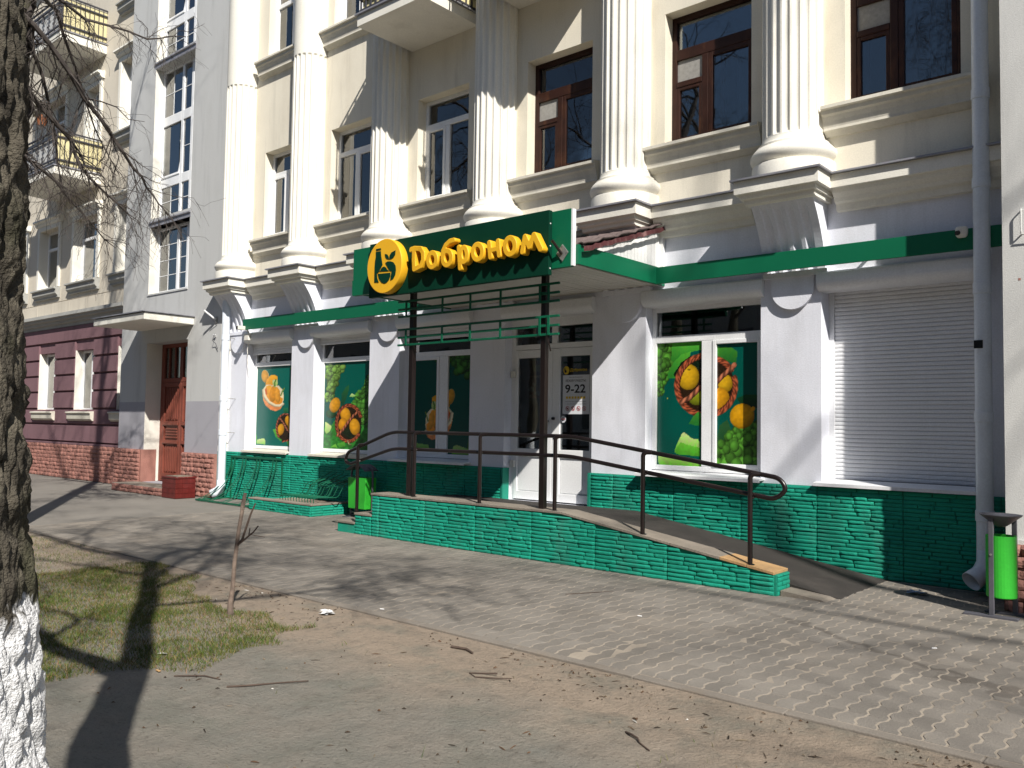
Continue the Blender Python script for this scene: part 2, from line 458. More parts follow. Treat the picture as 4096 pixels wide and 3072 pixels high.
# ------------------------------------------------------------------ ground, kerb, pavement
def soil_material():
    m, nt, p = _nodes('trodden_soil')
    L = nt.links.new
    g = N(nt, 'ShaderNodeNewGeometry')
    def noise_(scale, detail=5, rough=0.55, loc=(0, 0, 0), sx=(1, 1, 1)):
        mp = N(nt, 'ShaderNodeMapping'); mp.inputs['Location'].default_value = loc; mp.inputs['Scale'].default_value = sx
        n = N(nt, 'ShaderNodeTexNoise'); n.inputs['Scale'].default_value = scale
        n.inputs['Detail'].default_value = detail; n.inputs['Roughness'].default_value = rough
        L(g.outputs['Position'], mp.inputs[0]); L(mp.outputs[0], n.inputs['Vector'])
        return n.outputs[0]
    def rng_(v, a, b, c=0.0, d=1.0):
        r = N(nt, 'ShaderNodeMapRange')
        for k, x in zip(('From Min', 'From Max', 'To Min', 'To Max'), (a, b, c, d)): r.inputs[k].default_value = x
        L(v, r.inputs[0]); return r.outputs[0]
    def mixc(f, a, b):
        x = N(nt, 'ShaderNodeMix', data_type='RGBA')
        L(f, x.inputs[0])
        for i, c in ((6, a), (7, b)):
            if isinstance(c, tuple): x.inputs[i].default_value = (*c, 1)
            else: L(c, x.inputs[i])
        return x.outputs[2]
    sep = N(nt, 'ShaderNodeSeparateXYZ'); L(g.outputs['Position'], sep.inputs[0])
    wob = N(nt, 'ShaderNodeMath', operation='MULTIPLY_ADD')
    L(noise_(1.1, 6, 0.6), wob.inputs[0]); wob.inputs[1].default_value = 1.5
    L(sep.outputs[1], wob.inputs[2])
    sand = rng_(wob.outputs[0], 4.05, 4.75)          # sandy strip along the kerb
    base = mixc(rng_(noise_(2.3, 7, 0.65, (5, 2, 0)), 0.35, 0.65), (0.225, 0.203, 0.172), (0.188, 0.182, 0.158))
    c = mixc(sand, base, (0.290, 0.235, 0.182))
    c = mixc(rng_(noise_(1.7, 7, 0.7, (2, 8, 0)), 0.50, 0.66, 0, 0.65), c, (0.158, 0.160, 0.134))
    c = mixc(rng_(noise_(7, 6, 0.7, (9, 1, 0)), 0.5, 0.72, 0, 0.55), c, (0.120, 0.108, 0.090))
    c = mixc(rng_(noise_(38, 5, 0.7), 0.56, 0.72, 0, 0.55), c, (0.050, 0.040, 0.030))
    c = mixc(rng_(noise_(120, 3, 0.6), 0.58, 0.70, 0, 0.5), c, (0.23, 0.20, 0.165))
    L(c, p.inputs['Base Color'])
    p.inputs['Roughness'].default_value = 0.95
    p.inputs['Specular IOR Level'].default_value = 0.15
    bp = N(nt, 'ShaderNodeBump'); bp.inputs['Strength'].default_value = 1.0; bp.inputs['Distance'].default_value = 0.018
    ad = N(nt, 'ShaderNodeMath', operation='ADD')
    L(noise_(45, 6, 0.7), ad.inputs[0]); L(noise_(9, 4, 0.6), ad.inputs[1])
    L(ad.outputs[0], bp.inputs['Height']); L(bp.outputs[0], p.inputs['Normal'])
    return m

M['soil'] = soil_material()

def ground_h(x, y):
    k = max(0.0, min(1.0, (4.62 - y) / 0.35))
    return -0.012 + k * (0.022 * noise.noise(Vector((x * 0.8, y * 0.8, 1.7))) + 0.012 * noise.noise(Vector((x * 3.1, y * 3.1, 4.0))) + 0.006 * noise.noise(Vector((x * 11, y * 11, 9.0))))

mb = MB()
nx, ny = 260, 130
gx = np.linspace(-13, 3, nx); gy = np.linspace(-2.0, 4.70, ny)
for j in range(ny):
    for i in range(nx):
        edge = i in (0, nx - 1) or j in (0, ny - 1)
        mb.v.append((gx[i], gy[j], -0.012 if edge else ground_h(gx[i], gy[j])))
for j in range(ny - 1):
    for i in range(nx - 1):
        a = j * nx + i
        mb.f.append((a, a + 1, a + nx + 1, a + nx))
# the sheet goes on to the horizon round the detailed patch
for (x0, x1, y0, y1) in ((-300, -13, -300, 300), (3, 300, -300, 300), (-13, 3, -300, -2.0), (-13, 3, 4.70, 300)):
    mb.quad((x0, y0, -0.012), (x1, y0, -0.012), (x1, y1, -0.012), (x0, y1, -0.012))
ground = mb.build('ground', M['soil'], smooth=True, kind='structure')

# road of the street behind the camera
M['road'] = mat('street_asphalt', (0.055, 0.055, 0.057), 0.95, 0.15, 1.0, bump=0.5, bscale=150)
B(-150, 150, -13.5, -5.5, -0.11, -0.006).build('road', M['road'], kind='structure')
B(-150, 150, -5.5, -5.32, -0.11, 0.12).build('road_kerb', M['concrete'], kind='structure')

# flush kerb stones between soil and paving
M['kerbstone'] = mat('kerb_concrete', (0.195, 0.172, 0.146), 0.9, 0.14, 2.5, bump=0.5, bscale=80, dirt=(0.19, 0.15, 0.11), dscale=3, damt=0.7)
kerb = B(-17.0, 4.0, 4.705, 4.78, -0.10, -0.004).build('kerb', M['kerbstone'], kind='structure')
x = -13.0
while x < 1.5:
    k = B(x + 0.004, x + 0.996, 4.702, 4.784, -0.09, 0.004 + random.uniform(-0.003, 0.004)).build('kerb_stone', M['kerbstone'], kerb, bevel=0.006)
    x += 1.0

# paving: sandy bed with interlocking wavy pavers
M['bed'] = mat('sandy_joint', (0.300, 0.258, 0.208), 0.95, 0.18, 2.2, bump=0.5, bscale=120, dirt=(0.11, 0.10, 0.085), dscale=1.3, damt=0.8)
M['farpave'] = mat('far_paving', (0.185, 0.170, 0.150), 0.95, 0.10, 1.2, bump=0.5, bscale=60, dirt=(0.165, 0.145, 0.12), dscale=1.5, damt=0.5)
def paver_material():
    m = mat('concrete_paver', (0.188, 0.170, 0.148), 0.9, 0.12, 1.6, bump=0.6, bscale=110, dirt=(0.228, 0.195, 0.158), dscale=0.9, damt=0.75)
    nt = m.node_tree
    p = nt.nodes['Principled BSDF']
    src = p.inputs['Base Color'].links[0].from_socket
    a = N(nt, 'ShaderNodeAttribute', attribute_name='tone')
    oi = N(nt, 'ShaderNodeObjectInfo')
    mr = N(nt, 'ShaderNodeMapRange'); mr.inputs['To Min'].default_value = 0.86; mr.inputs['To Max'].default_value = 1.12
    ad = N(nt, 'ShaderNodeMath', operation='ADD'); fr = N(nt, 'ShaderNodeMath', operation='FRACT')
    nt.links.new(a.outputs['Fac'], ad.inputs[0]); nt.links.new(oi.outputs['Random'], ad.inputs[1])
    nt.links.new(ad.outputs[0], fr.inputs[0]); nt.links.new(fr.outputs[0], mr.inputs[0])
    sc_ = N(nt, 'ShaderNodeVectorMath', operation='SCALE')
    nt.links.new(src, sc_.inputs[0]); nt.links.new(mr.outputs[0], sc_.inputs['Scale'])
    # old spill running over the pavers
    g = N(nt, 'ShaderNodeNewGeometry')
    def vm_(op, a, b=None):
        n = N(nt, 'ShaderNodeVectorMath', operation=op)
        for i, q in enumerate((a, b)):
            if q is None: continue
            if isinstance(q, tuple): n.inputs[i].default_value = q
            else: nt.links.new(q, n.inputs[i])
        return n
    def mr_(v, a, b, c, d):
        n = N(nt, 'ShaderNodeMapRange')
        for k, x in zip(('From Min', 'From Max', 'To Min', 'To Max'), (a, b, c, d)): n.inputs[k].default_value = x
        nt.links.new(v, n.inputs[0]); return n.outputs[0]
    nz = N(nt, 'ShaderNodeTexNoise'); nz.inputs['Scale'].default_value = 3.5; nz.inputs['Detail'].default_value = 4
    nt.links.new(g.outputs['Position'], nz.inputs['Vector'])
    ds = vm_('DOT_PRODUCT', vm_('SUBTRACT', g.outputs['Position'], (-2.94, 6.97, 0)).outputs[0], (0.469, 0.883, 0))
    al = vm_('DOT_PRODUCT', vm_('SUBTRACT', g.outputs['Position'], (-2.94, 6.97, 0)).outputs[0], (0.883, -0.469, 0))
    wb = N(nt, 'ShaderNodeMath', operation='MULTIPLY_ADD'); nt.links.new(nz.outputs[0], wb.inputs[0]); wb.inputs[1].default_value = .7; wb.inputs[2].default_value = -.35
    ad2 = N(nt, 'ShaderNodeMath', operation='ADD'); nt.links.new(ds.outputs['Value'], ad2.inputs[0]); nt.links.new(wb.outputs[0], ad2.inputs[1])
    ab = N(nt, 'ShaderNodeMath', operation='ABSOLUTE'); nt.links.new(ad2.outputs[0], ab.inputs[0])
    f1 = mr_(ab.outputs[0], .03, .10, .5, 0); f2 = mr_(al.outputs['Value'], -.6, .1, 0, 1)
    mm = N(nt, 'ShaderNodeMath', operation='MULTIPLY'); nt.links.new(f1, mm.inputs[0]); nt.links.new(f2, mm.inputs[1])
    mx = N(nt, 'ShaderNodeMix', data_type='RGBA'); nt.links.new(mm.outputs[0], mx.inputs[0]); nt.links.new(sc_.outputs[0], mx.inputs[6]); mx.inputs[7].default_value = (.045, .036, .030, 1)
    nt.links.new(mx.outputs[2], p.inputs['Base Color'])
    return m
M['paver'] = paver_material()

PW, PL = 0.1145, 0.205
def paver_outline(g=0.0):
    """zigzag long sides, straight short ones"""
    hw, hl = PW / 2 - 0.0060 - g, PL / 2 - 0.0009 - g
    am = 0.0115
    ys = [-0.5, -0.36, -0.14, 0.14, 0.36, 0.5]
    of = [am, am, -am, -am, am, am]
    right = [(hw + o, 2 * hl * y) for o, y in zip(of, ys)]
    left = [(-hw + o, 2 * hl * y) for o, y in zip(of, ys)]
    return right + left[::-1]
def paver_mesh(seed):
    r_ = random.Random(seed)
    out = paver_outline(); inn = paver_outline(0.0025)
    n = len(out)
    mb = MB()
    t = r_.uniform(-0.0012, 0.0012), r_.uniform(-0.0012, 0.0012)
    mb.v = [(x, y, -0.03) for x, y in out] + [(x, y, 0.0005) for x, y in out] + \
           [(x, y, 0.0042 + t[0] * x / PW + t[1] * y / PL) for x, y in inn]
    for a in range(n):
        b = (a + 1) % n
        mb.f.append((a, b, n + b, n + a)); mb.f.append((n + a, n + b, 2 * n + b, 2 * n + a))
    mb.f.append(tuple(range(2 * n, 3 * n)))
    return mb
pavement = MB()
pavement.quad((-60, 4.78, -0.008), (-13.6, 4.78, -0.008), (-13.6, 10.4, -0.008), (-60, 10.4, -0.008))
pavement.quad((4, 4.78, -0.008), (60, 4.78, -0.008), (60, 10.4, -0.008), (4, 10.4, -0.008))
pavement = pavement.build('pavement', M['farpave'], kind='structure')
B(-13.6, 4, 4.78, 10.4, -0.2, 0.0022).build('joint_sand', M['bed'], pavement)
pv = [paver_mesh(i) for i in range(5)]
pvm = [q.mesh('paver', M['paver']) for q in pv]
spots = []
i = 0
x = -13.5
while x < 0.9:
    y = 4.785 + PL / 2
    while y < 9.55:
        hid = (-9.3 < x < -3.5 and y > 7.98) or (-12 > x > -13.4 and y > 8.8)
        vis = True
        # outside the picture's right edge
        if x > -0.55 * (y - 4.0) * 0.0 + 0.9: vis = False
        if not hid and vis: spots.append((x, y))
        y += PL
    x += PW; i += 1
def shows(p):
    dx, dy = p
    f = -0.6524 * dx + 0.7563 * dy; r = 0.7576 * dx + 0.6526 * dy
    inside = f > 0.5 and abs(r / f) < 0.63 and (1.6 / f) < 0.50
    return (0 if inside else 1, dx * dx + dy * dy)
spots.sort(key=shows)
rest = MB(); tones = []
for q, (x, y) in enumerate(spots):
    z = random.uniform(-0.0012, 0.0016) + 0.0015 * noise.noise(Vector((x * 1.3, y * 1.3, 0)))
    if q < 300:
        o = put('paver', pvm[q % 5], pavement, (x, y, z), rot=(random.uniform(-.008, .008), random.uniform(-.010, .010), random.uniform(-.012, .012)))
    else:
        m_ = pv[q % 5]
        rest.add([(a + x, b + y, c + z) for a, b, c in m_.v], m_.f)
        tones.extend([random.random()] * len(m_.v))
rp = rest.build('far_pavers', M['paver'], pavement, kind='stuff')
at = rp.data.attributes.new('tone', 'FLOAT', 'POINT'); at.data.foreach_set('value', tones)

# ------------------------------------------------------------------ grass
GP = [(-14.5, 4.3), (-12.3, 4.5), (-11.6, 4.7), (-10.4, 4.62), (-9.05, 4.6), (-7.9, 4.4), (-6.9, 4.0), (-6.25, 4.05), (-5.6, 4.1), (-5.36, 3.75),
      (-5.32, 3.4), (-5.3, 3.1), (-5.2, 2.85), (-5.25, 2.6), (-5.5, 2.3), (-5.6, 2.0), (-7, 1.6), (-9, 1.5), (-14.5, 1.6)]
def in_poly(x, y, P):
    c = False
    for a in range(len(P)):
        x0, y0 = P[a]; x1, y1 = P[a - 1]
        if (y0 > y) != (y1 > y) and x < (x1 - x0) * (y - y0) / (y1 - y0) + x0: c = not c
    return c
def grass_blades(count, dens):
    mb = MB(); cols = []
    k = 0
    while k < count:
        x = random.uniform(-14.5, -1.0) if random.random() < 0.35 else random.uniform(-9.5, -4.9)
        y = random.uniform(1.2, 4.7)
        n = noise.noise(Vector((x * 1.7, y * 1.7, 0))) + 0.6 * noise.noise(Vector((x * 5, y * 5, 3)))
        ins = in_poly(x + 0.35 * noise.noise(Vector((x * 2.5, y * 2.5, 7))), y + 0.3 * noise.noise(Vector((x * 2.5, y * 2.5, 1))), GP)
        pr = (0.85 + 0.6 * n) if ins else (0.11 * max(0, n - 0.35) if y < 4.3 else 0)
        k += 0.2
        if random.random() > pr: continue
        k += 0.8
        h = random.uniform(0.018, 0.05) * (1.15 if n > 0.2 else 0.85)
        a = random.uniform(0, 2 * PI); w = random.uniform(0.0012, 0.0026)
        lx, ly = random.gauss(0, 0.55) * h, random.gauss(0, 0.55) * h
        z = ground_h(x, y) - 0.003
        ca, sa = math.cos(a) * w, math.sin(a) * w
        mb.add([(x - ca, y - sa, z), (x + ca, y + sa, z), (x + lx * .5 + ca * .7, y + ly * .5 + sa * .7, z + h * .6), (x + lx * .5 - ca * .7, y + ly * .5 - sa * .7, z + h * .6), (x + lx, y + ly, z + h * random.uniform(.75, 1))],
               [(0, 1, 2, 3), (3, 2, 4)])
        dry = random.random() < (0.42 if n < 0.1 else 0.22)
        if dry: c = (0.20 * random.uniform(.7, 1.2), 0.155 * random.uniform(.7, 1.2), 0.065)
        else: c = (0.075 * random.uniform(.6, 1.4), 0.098 * random.uniform(.7, 1.3), 0.018)
        cols.extend([(*c, 1)] * 5)
    o = mb.build('grass', attr_mat('grass_blades', 0.7, 0.2, 'tint'), kind='stuff')
    a = o.data.color_attributes.new('tint', 'FLOAT_COLOR', 'POINT')
    a.data.foreach_set('color', np.array(cols, dtype=np.float32).ravel())
grass_blades(95000, 1)

# ------------------------------------------------------------------ the shop's building
F = 9.6
shop = thing('shop_building', 'cream building with white fluted half columns above a white shop floor and teal skirting', 'building', (-8.9, F, 0))
UPW = [(-15.0, -13.80), (-12.83, -11.6), (-10.46, -9.28), (-8.06, -6.87), (-5.70, -4.49), (-3.36, -2.17)]
UZ = (5.30, 7.05)
U2 = [(-15.0, -13.80), (-12.83, -11.6), (-10.46, -9.28), (-8.06, -6.87), (-5.70, -4.49), (-3.36, -2.17)]
U2Z = (8.97, 10.9)
X0, X1 = -16.10, -1.0
holes = [(a, b, *UZ) for a, b in UPW] + [(a, b, *U2Z) for a, b in U2]
MB().wall(X0, X1, 4.25, 14.0, F, F + 0.42, holes).build('wall', M['cream'], shop)
GW = [(-15.46, -13.90), (-13.20, -11.58), (-10.80, -9.15), (-5.965, -4.365), (-3.64, -2.06)]
holes = [(a, b, 0.98, 3.20) for a, b in GW] + [(-8.43, -6.82, 0.48, 3.20)]
MB().wall(X0, X1, 0.0, 4.25, F, F + 0.42, holes).build('wall', M['white_wall'], shop)
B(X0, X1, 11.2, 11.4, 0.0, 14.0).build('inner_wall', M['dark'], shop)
B(X0 - 0.001, X1, F + 0.02, 11.4, 14.0, 14.2).build('roof', M['flashing'], shop)
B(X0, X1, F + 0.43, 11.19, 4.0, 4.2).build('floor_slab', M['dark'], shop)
# white return strip where the building meets the projecting stair block
B(-16.105, -16.085, 9.383, F - 0.002, 0.96, 14.0).build('corner_strip', M['ljamb'], shop)
B(-16.105, -16.080, 9.383, F - 0.002, 0.0, 0.955).build('corner_strip', M['teal_flat'], shop)

# sills of the upper floors
def sill_profile(z, y=F):
    return [(y + .02, z + .0), (y - .02, z - .005), (y - .20, z - .035), (y - .205, z - .075), (y - .17, z - .085), (y - .165, z - .13), (y - .14, z - .15),
            (y - .115, z - .20), (y - .10, z - .27), (y - .105, z - .30), (y - .07, z - .315), (y - .03, z - .35), (y + .02, z - .36)]
for row, zz in ((UPW, 5.285), (U2, 8.955)):
    for i, (a, b) in enumerate(row):
        MB().prism(sill_profile(zz), 'x', a - 0.21, b + (0.17 if i < 5 else 0.21)).build('window_sill', M['sill_grey'], shop)

# windows
def pane(parent, x0, x1, z0, z1, y, m=None, name='pane'):
    return B(x0, x1, y, y + 0.008, z0, z1).build(name, m or M['glass'], parent)

def frame_rects(mb, rects, y0, y1):
    for (x0, x1, z0, z1) in rects: mb.box(x0, x1, y0, y1, z0, z1)
    return mb

def sash(parent, x0, x1, z0, z1, y, m, w=0.05, glass=True, name='sash'):
    mb = MB()
    frame_rects(mb, [(x0, x0 + w, z0, z1), (x1 - w, x1, z0, z1), (x0 + w, x1 - w, z0, z0 + w), (x0 + w, x1 - w, z1 - w, z1)], y, y + 0.06)
    s_ = mb.build(name, m, parent, bevel=0.006)
    if glass: pane(parent, x0 + w - .004, x1 - w + .004, z0 + w - .004, z1 - w + .004, y + 0.028)
    return s_

def curtain(parent, x0, x1, z0, z1, y, m, waves=7, amp=0.03):
    mb = MB(); n = waves * 8
    for i in range(n + 1):
        x = x0 + (x1 - x0) * i / n
        yy = y + amp * math.sin(i / 8 * 2 * PI) + amp * 0.4 * math.sin(i * 1.7)
        mb.v += [(x, yy, z0), (x, yy, z1)]
    for i in range(n): mb.f.append((2 * i, 2 * i + 2, 2 * i + 3, 2 * i + 1))
    return mb.build('curtain', m, parent, smooth=True)

def pvc_window(a, b, z0, z1, y, tr=0.745, mul=0.45, open_left=False, cur=None, flip=False):
    m = M['pvc']; w = 0.06
    zt = z0 + (z1 - z0) * tr
    xm = a + (b - a) * mul
    fr = MB()
    frame_rects(fr, [(a, a + w, z0, z1), (b - w, b, z0, z1), (a + w, b - w, z0, z0 + w), (a + w, b - w, z1 - w, z1), (a + w, b - w, zt - .045, zt + .045), (xm - .05, xm + .05, z0 + w, zt - .045)], y, y + 0.07)
    win = fr.build('window', m, shop, bevel=0.006)
    pane(win, a + w - .01, b - w + .01, zt + .04, z1 - w + .01, y + 0.035)
    L_, R_ = (a + w, xm - .05), (xm + .05, b - w)
    if flip: L_, R_ = R_, L_
    sa = sash(win, L_[0], L_[1], z0 + w, zt - .045, y - 0.012, m)
    pane(win, R_[0] - .005, R_[1] + .005, z0 + w - .005, zt - .04, y + 0.035)
    if cur:
        for (c0, c1, mm, zb) in cur: curtain(win, a + (b - a) * c0, a + (b - a) * c1, z0 + zb, z1 - 0.03, y + 0.22, mm, max(2, int((c1 - c0) * 9)))
    return win, sa

def brown_window(a, b, z0, z1, y):
    m = M['brown_frame']; w = 0.07
    zt = z0 + (z1 - z0) * 0.71
    xm = a + (b - a) * 0.40
    fr = MB()
    frame_rects(fr, [(a, a + w, z0, z1), (b - w, b, z0, z1), (a + w, b - w, z0, z0 + w), (a + w, b - w, z1 - w, z1), (a + w, b - w, zt - .085, zt + .06), (xm - .045, xm + .045, z0 + w, zt - .085)], y, y + 0.07)
    win = fr.build('window', m, shop, bevel=0.008)
    pane(win, a + w - .01, b - w + .01, zt + .055, z1 - w + .01, y + 0.04)
    zv = z0 + (z1 - z0) * 0.475
    fr2 = MB()
    frame_rects(fr2, [(a + w, xm - .045, zv - .035, zv + .035)], y - 0.004, y + 0.055)
    fr2.build('glazing_bar', m, win, bevel=0.005)
    pane(win, a + w - .01, xm - .04, zv + .03, zt - .08, y + 0.03, M['card'], 'vent_panel')
    sash(win, a + w, xm - .045, z0 + w, zv - .035, y + 0.005, m, 0.045)
    sash(win, xm + .045, b - w, z0 + w, zt - .085, y + 0.005, m, 0.06)
    # ladder of an inner frame seen through the glass
    B(xm + .14, xm + .19, y + .16, y + .20, z0 + w, zt - .1).build('inner_frame', m, win)
    B(a + .12, a + .155, y + .16, y + .20, z0 + w, zv).build('inner_frame', m, win)
    curtain(win, b - 0.42, b - 0.02, z0 + .05, zt, y + .30, M['bluecurtain'], 4)
    return win

YW = F + 0.18
pvc_window(*UPW[0], *UZ, YW, cur=[(0.0, 0.62, M['curtain'], 0.05)])
pvc_window(*UPW[1], *UZ, YW, flip=True, cur=[(0.0, 0.20, M['curtain'], 0.02), (0.8, 1.0, M['bluecurtain'], 0.02)])
pvc_window(*UPW[2], *UZ, YW, cur=[(0.0, 0.22, M['curtain'], 0.02)])
for k in (3, 4, 5): brown_window(*UPW[k], *UZ, YW)
for k in (0, 1):
    w_, s_ = pvc_window(*U2[k], *U2Z, YW, tr=0.60, mul=0.5, cur=[(0.0, 0.5, M['curtain'], 0.02)])
    if k == 0:
        s_.matrix_world = Matrix.Translation((0, YW, U2Z[0] + .06)) @ Matrix.Rotation(math.radians(-10), 4, 'X') @ Matrix.Translation((0, -YW, -U2Z[0] - .06))
for k in (2, 3, 4, 5): pvc_window(*U2[k], *U2Z, YW, cur=[(0.0, 0.9, M['curtain'], 0.02)])

# cornice band with its zinc flashing
def band_profile(y):
    return [(F + .02, 4.44), (y - .0, 4.43), (y, 4.285), (y + .035, 4.28), (y + .05, 4.235), (y + .10, 4.19), (y + .12, 4.15), (y + .165, 4.13), (y + .18, 4.06), (F + .02, 4.05)]
COLX = [-15.72, -13.37, -11.03, -8.60, -6.24, -3.93]
PH = 0.49
edges = [X0 + 0.02] + [e for c in COLX for e in (c - PH, c + PH)] + [X1]
for i in range(0, len(edges), 2):
    a, b = edges[i], edges[i + 1]
    if b - a > 0.03:
        c = MB().prism(band_profile(9.36), 'x', a, b).build('cornice', M['trim'], shop)
        B(a, b, 9.315, F - .003, 4.433, 4.452).build('flashing', M['flashing'], c)
def fluted_shaft(cx, cy, z0, z1, ztop):
    mb = MB()
    nf = 20; per = 10
    n = nf * per
    def ring(z, flute):
        for j in range(n):
            a = 2 * PI * j / n
            t = (j % per) / per
            d = 0.0
            if flute and 0.14 < t < 0.86:
                u = (t - 0.5) / 0.36
                d = 0.030 * math.sqrt(max(0, 1 - u * u)) * flute
            mb.v.append((cx + (0.352 - d) * math.cos(a), cy + (0.352 - d) * math.sin(a), z))
    rings = [(z0, 0), (z0 + .03, 0), (z0 + .05, 0.75), (z0 + .09, 1), (ztop - .08, 1), (ztop - .03, 0.8), (ztop, 0), (z1, 0)]
    for z, fl in rings: ring(z, fl)
    for i in range(len(rings) - 1):
        for j in range(n):
            a = i * n + j; b = i * n + (j + 1) % n
            mb.f.append((a, b, b + n, a + n))
    return mb
for c in COLX:
    o = fluted_shaft(c, 9.52, 4.93, 13.9, 8.50).build('column', M['trim'], shop)
    base = [(0.0, 4.44), (.470, 4.44), (.470, 4.62), (.464, 4.635), (.45, 4.64)]
    base += [(.432 + .055 * math.sin(t * PI), 4.645 + .190 * t) for t in np.linspace(0, 1, 13)]
    base += [(.405, 4.838), (.405, 4.872), (.380, 4.880), (.362, 4.905), (.355, 4.95)]
    MB().lathe(base, c, 9.52, 48).build('column_base', M['trim'], o, smooth=True)
    bp = [(y_, z_) for y_, z_ in [(F + .01, 4.435), (8.99, 4.43), (8.99, 4.285), (9.03, 4.28), (9.045, 4.235), (9.09, 4.225), (9.10, 4.18), (9.13, 4.165), (F + .01, 4.165)]]
    ped = MB().prism([(y_, z_) for y_, z_ in bp[:4]] + [(F + .01, 4.28)], 'x', c - PH, c + PH).build('pedestal', M['trim'], shop)
    MB().prism([(F + .01, 4.279)] + bp[3:6] + [(F + .01, 4.225)], 'x', c - PH + .05, c + PH - .05).build('moulding', M['trim'], ped)
    MB().prism([(F + .01, 4.2245), (9.09, 4.2245), (9.10, 4.18), (9.13, 4.166), (F + .01, 4.166)], 'x', c - PH + .08, c + PH - .08).build('moulding', M['trim'], ped)
    B(c - PH - .035, c + PH + .035, 8.945, F - .003, 4.432, 4.453).build('flashing', M['flashing'], ped)
    # console with a concave fluted front
    def cy_(t):
        return 9.17 + 0.36 * (1 - (1 - t) ** 1.9) if t < 1 else 9.53
    mb = MB(); nn = 14; xs = []
    hw = 0.365
    for k in range(4):
        xc = c - 0.225 + k * 0.15
        xs += [xc - .052, xc - .034, xc - .012, xc + .012, xc + .034, xc + .052]
    xs = [c - hw] + xs + [c + hw]
    for i in range(nn + 1):
        t = i / nn; z = 4.166 - t * 0.80
        for q, x in enumerate(xs):
            g_ = 0.0
            if 0 < q < len(xs) - 1: g_ = (0, .018, .026, .026, .018, 0)[(q - 1) % 6]
            mb.v.append((x, cy_(t) + g_ * (1 if t > .04 else 0), z))
        mb.v += [(c + hw, F + .01, z), (c - hw, F + .01, z)]
    w_ = len(xs) + 2
    for i in range(nn):
        for q in range(w_):
            a = i * w_ + q; b = i * w_ + (q + 1) % w_
            mb.f.append((a, a + w_, b + w_, b))
    mb.f.append(tuple(range(w_))); mb.f.append(tuple(range(nn * w_, nn * w_ + w_))[::-1])
    con = mb.build('console', M['white_wall'], shop)
    # rounded tongue of the console on the pier, and the small cap under the green band
    pr = [(c - .03 + .255 * math.cos(a), 3.245 + .255 * math.sin(a)) for a in np.linspace(PI, 2 * PI, 25)] + [(c + .225, 3.365), (c - .285, 3.365)]
    MB().prism(pr, 'y', F - 0.055, F + 0.01).build('scroll_end', M['white_wall'], con)
    B(c - .375, c + .385, F - .075, F + .01, 3.365, 3.43).build('pier_cap', M['white_wall'], con)

# green fascia bands left and right of the canopy
for a, b in ((-15.3, -9.62), (-5.70, -1.3)):
    f_ = B(a, b, 9.38, 9.405, 3.425, 3.642).build('green_fascia', M['green'], shop, bevel=0.004)
    x = a + 0.4
    while x < b:
        B(x - .012, x + .012, 9.406, F - .002, 3.50, 3.53).build('fascia_bracket', M['metalgrey'], f_)
        x += 1.1

# shutter boxes above the shop windows and door
def box_profile():
    p = [(F + .16, 3.385), (9.525, 3.385), (9.505, 3.365), (9.50, 3.30)]
    p += [(9.50 + .12 * (1 - math.cos(t)), 3.27 - .10 * math.sin(t)) for t in np.linspace(0.1, PI / 2, 7)]
    return p + [(F + .16, 3.17)]
for a, b in GW + [(-8.43, -6.82)]:
    MB().prism(box_profile(), 'x', a - .02, b + .045).build('shutter_box', M['shutter'], shop)

# shop windows: white frames, dark top lights, printed film on the lower panes (see the prints further down)
SHOPWIN = {}
def shop_window(key, a, b, y, mull=None, zt=2.75, shut=0.0):
    w = 0.065; m = M['pvc']; z0, z1 = 1.04, 3.18
    fr = MB()
    rects = [(a, a + w, z0, z1), (b - w, b, z0, z1), (a + w, b - w, z0, z0 + w), (a + w, b - w, z1 - w, z1), (a + w, b - w, zt - .045, zt + .045)]
    if mull: rects.append((mull[0], mull[1], z0 + w, zt - .045))
    frame_rects(fr, rects, y, y + .07)
    win = fr.build('window', m, shop, bevel=0.006)
    pane(win, a + w - .01, b - w + .01, zt + .04, z1 - w + .01, y + .035)
    B(a, b, y + 0.35, y + 0.36, z0, zt).build('back_board', M['dark'], win)
    z = z1
    for k in range(int(shut / 0.047)):
        z -= 0.047
        MB().prism([(y - .052, z), (y - .060, z + .008), (y - .060, z + .038), (y - .052, z + .0455), (y - .045, z + .0455), (y - .045, z)], 'x', a + .01, b - .01).build('shutter_slat', M['shutter'], win)
    SHOPWIN[key] = win
    return win
YG = 9.79
shop_window('one', *GW[0], YG, shut=0.27)
shop_window('two', *GW[1], YG, shut=0.15)
shop_window('three', *GW[2], YG, mull=(-10.03, -9.83), shut=0.20)
shop_window('big', *GW[3], YG - .03, mull=(-5.235, -5.075))
# ceiling light panels inside the big window
for (lx, ly) in ((-5.3, 10.35), (-5.9, 10.7), (-4.75, 10.8)):
    B(lx - .28, lx + .28, ly - .28, ly + .28, 3.44, 3.46).build('ceiling_panel', M['shutter'], SHOPWIN['big'])
for i, (a, b) in enumerate(GW):
    y0 = (9.52, 9.52, 9.43, 9.44, 9.50)[i]
    MB().prism([(YG + .0, 1.035), (y0, 1.0), (y0, .965), (y0 + .012, .965), (y0 + .02, .985), (YG, 1.0)], 'x', a - (0.0 if i < 2 else .06), b + (0.0 if i < 2 else .05)).build('window_sill', M['shutter'] if i > 1 else M['sill_grey'], shop)

